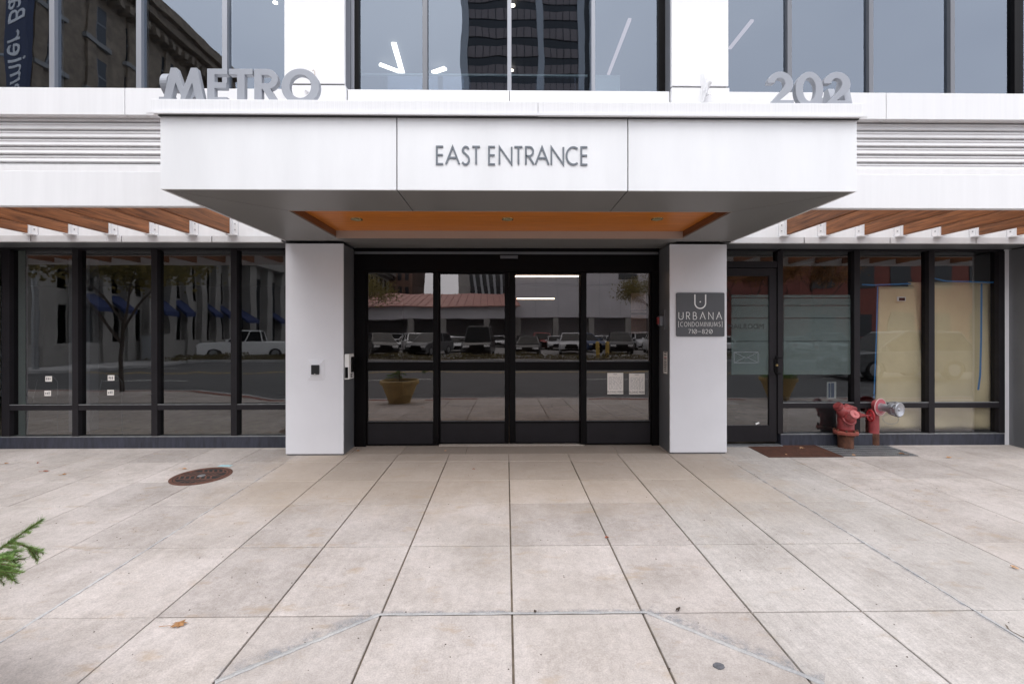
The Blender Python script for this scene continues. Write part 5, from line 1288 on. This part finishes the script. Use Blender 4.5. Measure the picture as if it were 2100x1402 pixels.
# limestone arcade beyond
t = bld_root('limestone_arcade_building', XB - 8, -50, 'long pale limestone building with tall piers and blue awnings mirrored beside the left pillar')
o_ = -Vector(t.location)
b = NB(); bx(b, XB - 18, XB - .6, -78, -25.2, ZG, 13.5); wl = add('wall', b, m_lime)
for k in range(19):
    y = -26 - k * 2.8
    b = NB(); bx(b, XB - .599, XB + .1, y - .45, y + .45, ZG, 7.6); add('pier', b, m_lime)
    if k < 18:
        b = NB(); bx(b, XB - .65, XB - .55, y - 2.2, y - .6, .2, 6.6); obj('window', b, m_win, wl)
        if k % 3 != 1:
            b = NB(); q = [b.verts.new(v) for v in ((XB - .5, y - 2.3, 3.6), (XB - .5, y - .5, 3.6), (XB + .9, y - .5, 2.7), (XB + .9, y - 2.3, 2.7), (XB + .9, y - 2.3, 2.45), (XB + .9, y - .5, 2.45))]
            b.faces.new(q[:4]); b.faces.new((q[3], q[2], q[5], q[4])); b.faces.new((q[1], q[5], q[2])); b.faces.new((q[0], q[3], q[4])); b.faces.new((q[0], q[4], q[5], q[1])); obj('awning', b, m_awn, wl)
        b = NB(); bx(b, XB - .65, XB - .58, y - 2.0, y - .8, 9.3, 11.6); obj('window', b, m_win, wl)
for z0, z1, pr_ in ((7.6, 8.3, .4), (12.2, 12.7, .3), (12.71, 13.4, .9)):
    b = NB(); bx(b, XB - .6, XB + pr_, -78, -25.2, z0, z1); add('cornice', b, m_lime)
# near block left of the arcade's foot
# brick tower left of centre
t = bld_root('brick_high_rise', -23, -84, 'brown brick high-rise mirrored in the left door pane'); o_ = -Vector(t.location)
b = NB(); bx(b, -27.5, -18.6, -92, -78, ZG, 27); wb = add('wall', b, m_brickt)
for z in range(9, 26, 3):
    for k in range(6): b = NB(); x = -27 + k * 1.42; bx(b, x, x + .7, -78.001, -77.9, z, z + 1.7); obj('window', b, m_win, wb)
# low building with pink metal roof
t = bld_root('low_roofed_building', -9, -56, 'low building with a pinkish standing seam roof and dark openings mirrored in the doors'); o_ = -Vector(t.location)
b = NB(); bx(b, -22, 1, -62, -48, 3.4, 5.0); bx(b, -22, 1, -62, -60, ZG, 3.4); add('wall', b, m_bpanel)
for x in (-22, -13, -8.6, -3, .5):
    b = NB(); bx(b, x, x + .8, -48.6, -47.95, ZG, 3.39); add('column', b, m_lime)
b = NB(); q = [b.verts.new(v) for v in ((-23, -47.3, 5.02), (2, -47.3, 5.02), (1, -52, 7.0), (-20, -52, 7.0), (-23, -47.3, 4.9), (2, -47.3, 4.9), (1, -52, 4.9), (-20, -52, 4.9))]
for f in ((0, 1, 2, 3), (4, 5, 1, 0), (1, 5, 6, 2), (2, 6, 7, 3), (3, 7, 4, 0), (7, 6, 5, 4)): b.faces.new([q[i] for i in f])
rf = add('roof', b, m_pinkr)
b = NB()
for k in range(24): x = -22.5 + k; a = Vector((x, -47.3, 5.04)); c2 = Vector((x * .87 - .6, -52, 7.02)); tube(b, [a, c2], .05, 4)
tag(obj('seams', b, mat('seam_red', (.30, .13, .11), .6), rf), kind='stuff')
# blank concrete building
t = bld_root('blank_concrete_building', 14, -60, 'large blank pale concrete building above dark openings mirrored in the right door panes'); o_ = -Vector(t.location)
b = NB(); bx(b, 1.2, 27, -75, -50, 3.6, 13.5); bx(b, 1.2, 27, -75, -56, ZG, 3.6); wb = add('wall', b, m_bpanel)
for k in range(6): b = NB(); x = 1.4 + k * 5; bx(b, x, x + .7, -51, -50.1, ZG, 3.59); add('column', b, m_lime)
b = NB()
for k in range(1, 9): bx(b, 1.2 + k * 2.9, 1.24 + k * 2.9, -50.0, -49.98, 3.7, 13.4)
bx(b, 1.3, 26.9, -50.0, -49.975, 8.2, 8.25); tag(obj('panel_joints', b, m_fin, wb), kind='stuff')
b = NB(); bx(b, 15.5, 18, -50.02, -49.9, 8.8, 9.6); obj('window', b, m_win, wb)
# finned podium and the banded tower
t = bld_root('banded_office_tower', 4.6, -90, 'tall dark office tower with brown bands mirrored in the centre upper window'); o_ = -Vector(t.location)
b = NB(); bx(b, -8.5, 17.2, -104, -78.5, ZG, 92); wt = add('glass_core', b, m_tglass)
for k in range(24):
    z = 10 + k * 3.55
    b = NB(); bx(b, -7.2, 6.0, -78.499, -78.3, z, z + 1.9); bx(b, 7.4, 14.3, -78.499, -78.3, z, z + 1.9); o = add('spandrel', b, m_spand)
for x0, x1 in ((-8.6, -7.21), (6.01, 7.39), (14.31, 15.6), (16.6, 17.3)):
    b = NB(); bx(b, x0, x1, -78.6, -77.9, ZG, 92); add('pier', b, m_fin)
for k in range(1, 16):
    x = -7.2 + k * 1.33
    if 5.8 < x < 7.5 or x > 14: continue
    b = NB(); bx(b, x, x + .10, -78.29, -78.2, ZG, 91); add('mullion', b, m_tglass)
t = bld_root('finned_podium', -4, -70, 'grey podium with slanting vertical fins mirrored in the sliding door'); o_ = -Vector(t.location)
b = NB(); bx(b, -8.2, 0.9, -74, -66, ZG, 16); add('wall', b, m_lime)
b = NB(); bx(b, -6.3, .5, -65.999, -65.9, 7.6, 15.9); add('recess', b, m_win)
for k in range(6):
    b = NB(); prism_m(b, [(-6 + k * 1.15, 15.8), (-5.6 + k * 1.15, 15.8), (-5.0 + k * 1.15, 7.7), (-5.4 + k * 1.15, 7.7)], -65.89, -65.5); add('fin', b, m_fin)
# red brick building right
t = bld_root('red_brick_shop', 34, -38, 'red brick shop with windows mirrored in the rightmost storefront panes'); o_ = -Vector(t.location)
b = NB(); bx(b, 27.5, 48, -50, -30, ZG, 9.5); wb = add('wall', b, mat('red_brick_wall', (.22, .07, .055), .85, var=.2, vscale=2, coords='World'))
for z in (1, 5.6):
    for k in range(5): b = NB(); x = 28.5 + k * 3.7; bx(b, x, x + 2.1, -30.001, -29.93, z, z + 2.3); obj('window', b, m_win, wb)
b = NB(); bx(b, 27.3, 48.2, -30.2, -29.6, 9.51, 10.1); add('cornice', b, m_lime)

# trees -----------------------------------------------------------------------
m_bark = mat('bark', (.07, .055, .045), .95, var=.3, vscale=10)
def tree(x, y, H, cr, mt, label, n=1500, seed=1, bare=.5):
    rnd = random.Random(seed); t = empty('street_tree', (x, y, ZG + .05), label=label, cat='tree'); b = NB(); tips = []
    def limb(p, d, L_, r, lv):
        q = p + d * L_; mid = p.lerp(q, .5) + Vector((rnd.uniform(-1, 1), rnd.uniform(-1, 1), 0)) * L_ * .06
        tube(b, [p, mid, q], [r, r * .82, r * .62], 7 if lv < 2 else 4)
        if lv >= 3: tips.append(q); tips.append(mid); return
        for k in range(3 + (lv == 0)):
            a = rnd.uniform(0, 2 * PI); nd = (d * rnd.uniform(.5, 1) + Vector((math.cos(a), math.sin(a), rnd.uniform(-.1, .7))) * rnd.uniform(.6, .95)).normalized()
            limb(p.lerp(q, rnd.uniform(.65, 1)), nd, L_ * rnd.uniform(.55, .8) * (cr if lv == 0 else 1), r * .6, lv + 1)
    limb(Vector((0, 0, 0)), Vector((.02, .01, 1)), H * .42, .065, 0); obj('trunk', b, m_bark, t)
    b = NB()
    for k in range(n):
        c = rnd.choice(tips) + Vector((rnd.gauss(0, .3), rnd.gauss(0, .3), rnd.gauss(0, .25))); s = rnd.uniform(.035, .08)
        u = Vector((rnd.gauss(0, 1), rnd.gauss(0, 1), rnd.gauss(0, 1))).normalized(); v = u.cross(Vector((.3, .9, .2))).normalized() * s * .7; u *= s
        b.faces.new([b.verts.new(q) for q in (c - u, c + v, c + u, c - v)])
    tag(obj('crown', b, mt, t), kind='stuff')
m_lf1 = mat('yellow_green_leaves', (.16, .15, .035), .8, var=.4, vscale=3, coords='World', col2=(.28, .22, .06))
m_lf2 = mat('orange_leaves', (.22, .08, .02), .8, var=.4, vscale=3, coords='World', col2=(.38, .17, .04))
tree(-10.9, -1.1, 4.9, 1.25, m_lf1, 'slim street tree with sparse yellow green leaves mirrored in the second storefront pane', 6500, 3)
tree(-9.2, -16.2, 6.5, 1.0, m_lf1, 'sparse tree on the far planting strip mirrored near the left pillar', 5000, 5)
tree(14.5, -16.3, 8.0, 1.2, m_lf2, 'orange autumn tree behind the street lamp mirrored right of the side door', 12000, 21)
tree(19.5, -16.6, 8.5, 1.2, m_lf2, 'second orange autumn tree mirrored in the right storefront', 12000, 25)
tree(10.4, -17, 7.0, 1.0, m_lf1, 'thin leafy tree mirrored in the side door glass', 5500, 33)
# lamps
def lamp_post(x, y, label):
    t = empty('street_lamp', (x, y, ZG), label=label, cat='street lamp'); b = NB()
    lathe_axis(b, (0, 0, 0), (0, 0, 1), [(0, .2), (.3, .19), (.34, .09), (3.4, .06), (3.42, .12), (3.5, .12)], 14); obj('post', b, m_black, t)
    b = NB(); lathe_axis(b, (0, 0, 3.5), (0, 0, 1), [(0, .10), (.1, .2), (.32, .24), (.48, .15), (.56, .03)], 18); obj('globe', b, m_paper, t)
lamp_post(12.1, -5.2 - 10.6, 'black street lamp with a white globe mirrored above the film window')
lamp_post(-12.5, -15.9, 'black street lamp with a white globe mirrored in the second storefront pane')
# traffic signal and cabinet at left
t = empty('signal_pole', (-21.0, -8.6, ZG), label='grey traffic signal pole with yellow signal heads mirrored in the leftmost pane', cat='traffic signal')
b = NB(); tube(b, [(0, 0, 0), (0, 0, 6.0)], [.12, .09], 12); tube(b, [(0, 0, 5.6), (5, .1, 5.9)], [.08, .05], 8); obj('pole', b, m_steel, t)
for x in (1.6, 3.6):
    b = NB(); bx(b, x, x + .35, .1, .4, 4.9, 5.85); obj('signal_head', b, m_yel, t)
t = empty('utility_cabinet', (-21.9, -16.4, ZG), label='white utility cabinet across the street behind the mirrored tree', cat='cabinet')
b = NB(); bx(b, 0, 1.3, 0, .8, 0.1, 1.7); obj('case', b, m_lime, t); b = NB(); bx(b, .1, 1.2, .801, .82, .25, 1.6); obj('door', b, m_fin, t)
b = NB(); bx(b, -120, -19.0, -60, -8, -.5, -.13); struct('corner_pavement', b, m_mortar)
# shrubs in the planting strip
b = NB(); rnd = random.Random(4)
for k in range(9000):
    x = rnd.uniform(-25, 25); y = -16.6 + rnd.gauss(0, .5); hh = .3 + .4 * max(0, noise.noise(Vector((x * .5, 0, 0)))); p = Vector((x, y, -.16 + rnd.random() * hh)); s = rnd.uniform(.03, .09)
    u = Vector((rnd.gauss(0, 1), rnd.gauss(0, 1), rnd.gauss(0, 1))).normalized(); v = u.cross(Vector((.3, .9, .2))).normalized() * s * .5; u *= s
    b.faces.new([b.verts.new(q) for q in (p - u, p + v, p + u, p - v)])
tag(obj('ground_cover', b, mat('autumn_scrub', (.10, .06, .03), .9, var=.5, vscale=2, coords='World', col2=(.16, .14, .05))), 'low brown autumn scrub along the strip across the street', 'ground cover', kind='stuff')

# cars --------------------------------------------------------------------------
m_tyre = mat('tyre', (.015, .015, .015), .9); m_cglass = mat('car_glass', (.008, .009, .010), .25, spec=.1); m_head = mat('headlight', (.7, .7, .7), .15); m_tail = mat('tail_light', (.35, .02, .02), .25)
PAINT = {}
def paint(nm, c): return mat('car_paint_' + nm, c, .32, .1, coat=.25)
def car(kind, col, x, y, rz, label, group='cars parked across the street'):
    t = empty('parked_' + kind, (x, y, ZG + .03), R(rz), label=label, cat=('pickup truck' if kind == 'pickup' else 'car'), group=group)
    L_, W, H = {'sedan': (4.7, 1.84, 1.45), 'suv': (4.8, 1.95, 1.78), 'pickup': (5.8, 2.05, 1.92), 'van': (5.3, 2.1, 2.25)}[kind]; h2 = W / 2; x0, x1 = -L_ / 2, L_ / 2
    belt = {'sedan': .92, 'suv': 1.08, 'pickup': 1.15, 'van': 1.2}[kind]; hood = belt - (.10 if kind != 'pickup' else .03)
    # body side profile (front is +x), wheel arches cut as polygon notches
    wb0, wb1, wr = x0 + L_ * .20, x1 - L_ * .18, .34 if kind == 'sedan' else .38
    def archp(cx): return [(cx + (wr + .06) * math.cos(a), .30 + (wr + .06) * math.sin(a)) for a in [PI * (0 + i / 8) for i in range(9)]][::-1]
    bot = [(x0 + .05, .28)] + archp(wb0) + archp(wb1) + [(x1 - .08, .26)]
    top = [(x1 - .0, .5), (x1 - .05, hood - .15), (x1 - .25, hood), (x1 - L_ * .27, belt), (x0 + .1, belt + .02), (x0, belt - .1), (x0, .45)]
    P = bot + top; b = NB(); secs = []
    for (yy, ins, dz) in ((-h2, .05, -.03), (-h2 + .10, 0, 0), (h2 - .10, 0, 0), (h2, .05, -.03)):
        secs.append([b.verts.new((px * (1 - ins * .35), yy, pz + (dz if pz > .7 else 0))) for px, pz in P])
    n = len(P)
    for i in range(3):
        for k in range(n): b.faces.new((secs[i][k], secs[i][(k + 1) % n], secs[i + 1][(k + 1) % n], secs[i + 1][k]))
    b.faces.new(secs[0][::-1]); b.faces.new(secs[3]); body = obj('body', b, paint(*col), t, bevel=.02)
    # greenhouse
    gr = {'sedan': (x0 + .35, x0 + 1.15, x1 - 2.0, x1 - 1.15), 'suv': (x0 + .12, x0 + .5, x1 - 2.15, x1 - 1.1), 'van': (x0 + .05, x0 + .3, x1 - 1.7, x1 - .95), 'pickup': (x0 + 1.95, x0 + 2.1, x1 - 2.4, x1 - 1.65)}[kind]
    def house(b, z0, z1, f0, f1, ins):
        def lerp(f): return (gr[0] + (gr[1] - gr[0]) * f, gr[3] + (gr[2] - gr[3]) * f, h2 - .08 - ins * f)
        a = lerp(f0); c = lerp(f1); A = [b.verts.new(v) for v in ((a[0], -a[2], z0), (a[1], -a[2], z0), (a[1], a[2], z0), (a[0], a[2], z0))]; B = [b.verts.new(v) for v in ((c[0], -c[2], z1), (c[1], -c[2], z1), (c[1], c[2], z1), (c[0], c[2], z1))]
        b.faces.new(A[::-1]); b.faces.new(B)
        for i in range(4): b.faces.new((A[i], A[(i + 1) % 4], B[(i + 1) % 4], B[i]))
    b = NB(); house(b, belt - .01, H - .08, 0, .93, .2); obj('windows', b, m_cglass, t)
    b = NB(); house(b, H - .079, H, .93, 1.02, .2); obj('roof', b, paint(*col), t, bevel=.03)
    b = NB()
    for sy in (-1, 1):
        for (xa, xb) in ((gr[3], gr[2]), (gr[0], gr[1]), ((gr[0] + gr[3]) / 2 - .05, (gr[1] + gr[2]) / 2 - .05)): tube(b, [(xa, sy * (h2 - .08), belt), (xb, sy * (h2 - .265), H - .06)], .035, 6)
    tag(obj('window_pillars', b, paint(*col), t), kind='stuff')
    for wx in (wb0, wb1):
        for sy in (-1, 1):
            b = NB(); lathe_axis(b, (wx, sy * (h2 - .24), wr), (0, sy, 0), [(0, wr), (.2, wr), (.22, wr - .04)], 20); wl_ = obj('wheel', b, m_tyre, t)
            b = NB(); lathe_axis(b, (wx, sy * (h2 - .019), wr), (0, sy, 0), [(0, wr * .62), (.006, wr * .6), (.012, .06)], 12); obj('rim', b, m_steel, wl_)
    for sy in (-1, 1):
        b = NB(); bx(b, x1 - .12, x1 + .008, sy * (h2 - .32) - .22, sy * (h2 - .32) + .2, hood - .32, hood - .17); obj('headlight', b, m_head, t, bevel=.01)
        b = NB(); bx(b, x0 - .008, x0 + .1, sy * (h2 - .2) - .12, sy * (h2 - .2) + .12, belt - .35, belt - .08); obj('tail_light', b, m_tail, t, bevel=.01)
        b = NB(); bx(b, gr[3] - .15, gr[3] - .02, sy * (h2 + .1) - .1, sy * (h2 + .1) + .1, belt, belt + .16); obj('mirror', b, paint(*col), t, bevel=.02)
    b = NB(); bx(b, x1 - .04, x1 + .006, -h2 + .45, h2 - .45, .45, hood - .2); obj('grille', b, m_black, t)
    b = NB(); bx(b, x0 - .012, x0 + .02, -.26, .26, .62, .76); obj('number_plate', b, m_paper, t)
    b = NB(); bx(b, x1 - .02, x1 + .05, -h2 + .1, h2 - .1, .30, .43); bx(b, x0 - .05, x0 + .02, -h2 + .1, h2 - .1, .34, .5); obj('bumper', b, m_steel if kind == 'pickup' else m_black, t, bevel=.02)
WH = ('white', (.80, .81, .82)); BK = ('black', (.012, .012, .014)); SV = ('silver', (.45, .46, .48)); RD = ('red', (.25, .02, .02)); GY = ('grey', (.09, .095, .10)); BL = ('blue', (.03, .06, .14))
S_, U_, K_ = 'sedan', 'suv', 'pickup'
car(K_, WH, -17.6, -19.4, 160, 'white pickup truck facing left mirrored in the third and fourth storefront panes')
car(K_, BK, -14.0, -21.6, 175, 'black pickup truck right behind the white one mirrored beside the left pillar')
car(U_, BK, -9.5, -22.5, 66, 'black car with pale plate mirrored in the left door pane')
car(U_, WH, -7.8, -27.5, 70, 'white car behind the black one mirrored in the left door pane')
car('van', BK, -1.95, -21.2, 92, 'large dark car seen from behind mirrored in the left sliding door')
car(S_, SV, -4.6, -31, 80, 'silver sedan left of the large dark car in the sliding door reflection')
car(S_, BK, 1.9, -25, 96, 'dark sedan low in the right sliding door reflection')
car(U_, SV, 5.4, -26, 96, 'silver car behind the yellow bollards in the right sliding door reflection')
car(U_, RD, 3.9, -37, 90, 'red car at the back of the right sliding door reflection')
car(U_, BK, 9.8, -27, 100, 'black car mirrored in the right fixed door panel')
car(U_, WH, 13.2, -27.5, -78, 'white car with bright headlights mirrored at the right edge of the doors')
car(S_, SV, -12.6, -27.5, 60, 'silver sedan turned sideways mirrored at the left edge of the doors')
car(U_, GY, -6.2, -25.5, 110, 'grey car half hidden beside the large dark van in the reflection')
car(S_, RD, -3.8, -36.5, 75, 'red sedan beyond the silver one in the sliding door reflection')
car(U_, BL, 7.4, -31, 70, 'dark blue car beyond the bollards in the right door reflection')
car(S_, WH, 11.4, -33, -60, 'white sedan turned towards us at the right of the doors reflection')
names = ['nearest', 'second', 'third', 'fourth', 'fifth', 'sixth', 'seventh', 'eighth', 'ninth', 'tenth', 'eleventh', 'twelfth', 'thirteenth', 'fourteenth']
rnd = random.Random(9); pal = [WH, SV, GY, BK, RD, BL, WH, SV]
for row, yy in (('middle', -35.5), ('back', -43.5)):
    for i in range(11):
        x = -16 + i * 3.0 + rnd.uniform(-.2, .2)
        if yy > -40 and -9.5 < x < 5: continue
        if x < -14: continue
        c = rnd.choice(pal); kd = rnd.choice((S_, U_, S_))
        car(kd, c, x, yy, 90 if rnd.random() < .5 else -90, '%s %s in the %s row of the car park, %s from the left' % (c[0], 'sedan' if kd == S_ else 'tall car', row, names[i]))
for i in range(5): car((S_, U_)[i % 2], pal[(i * 3) % 8], 17 + i * 3.1, -24.5, 100 if i % 2 else -80, '%s car in the front row mirrored right of the side door, %s from the door' % (pal[(i * 3) % 8][0], names[i]))
car(U_, GY, 14.8, -5.2, 178, 'grey car in the near lane mirrored across the kraft paper panes', 'cars parked across the street')
# yellow bollards, parking cones
for i, (x, y) in enumerate(((6.2, -18.6), (6.9, -18.7))):
    b = NB(); lathe_axis(b, (0, 0, 0), (0, 0, 1), [(0, .13), (1.05, .13), (1.12, .08), (1.14, .01)], 14); tag(obj('yellow_bollard', b, m_yel, loc=(x, y, -.2)), ('left', 'right')[i] + ' one of the two yellow bollards mirrored in the right sliding door', 'bollard', 'yellow bollards')
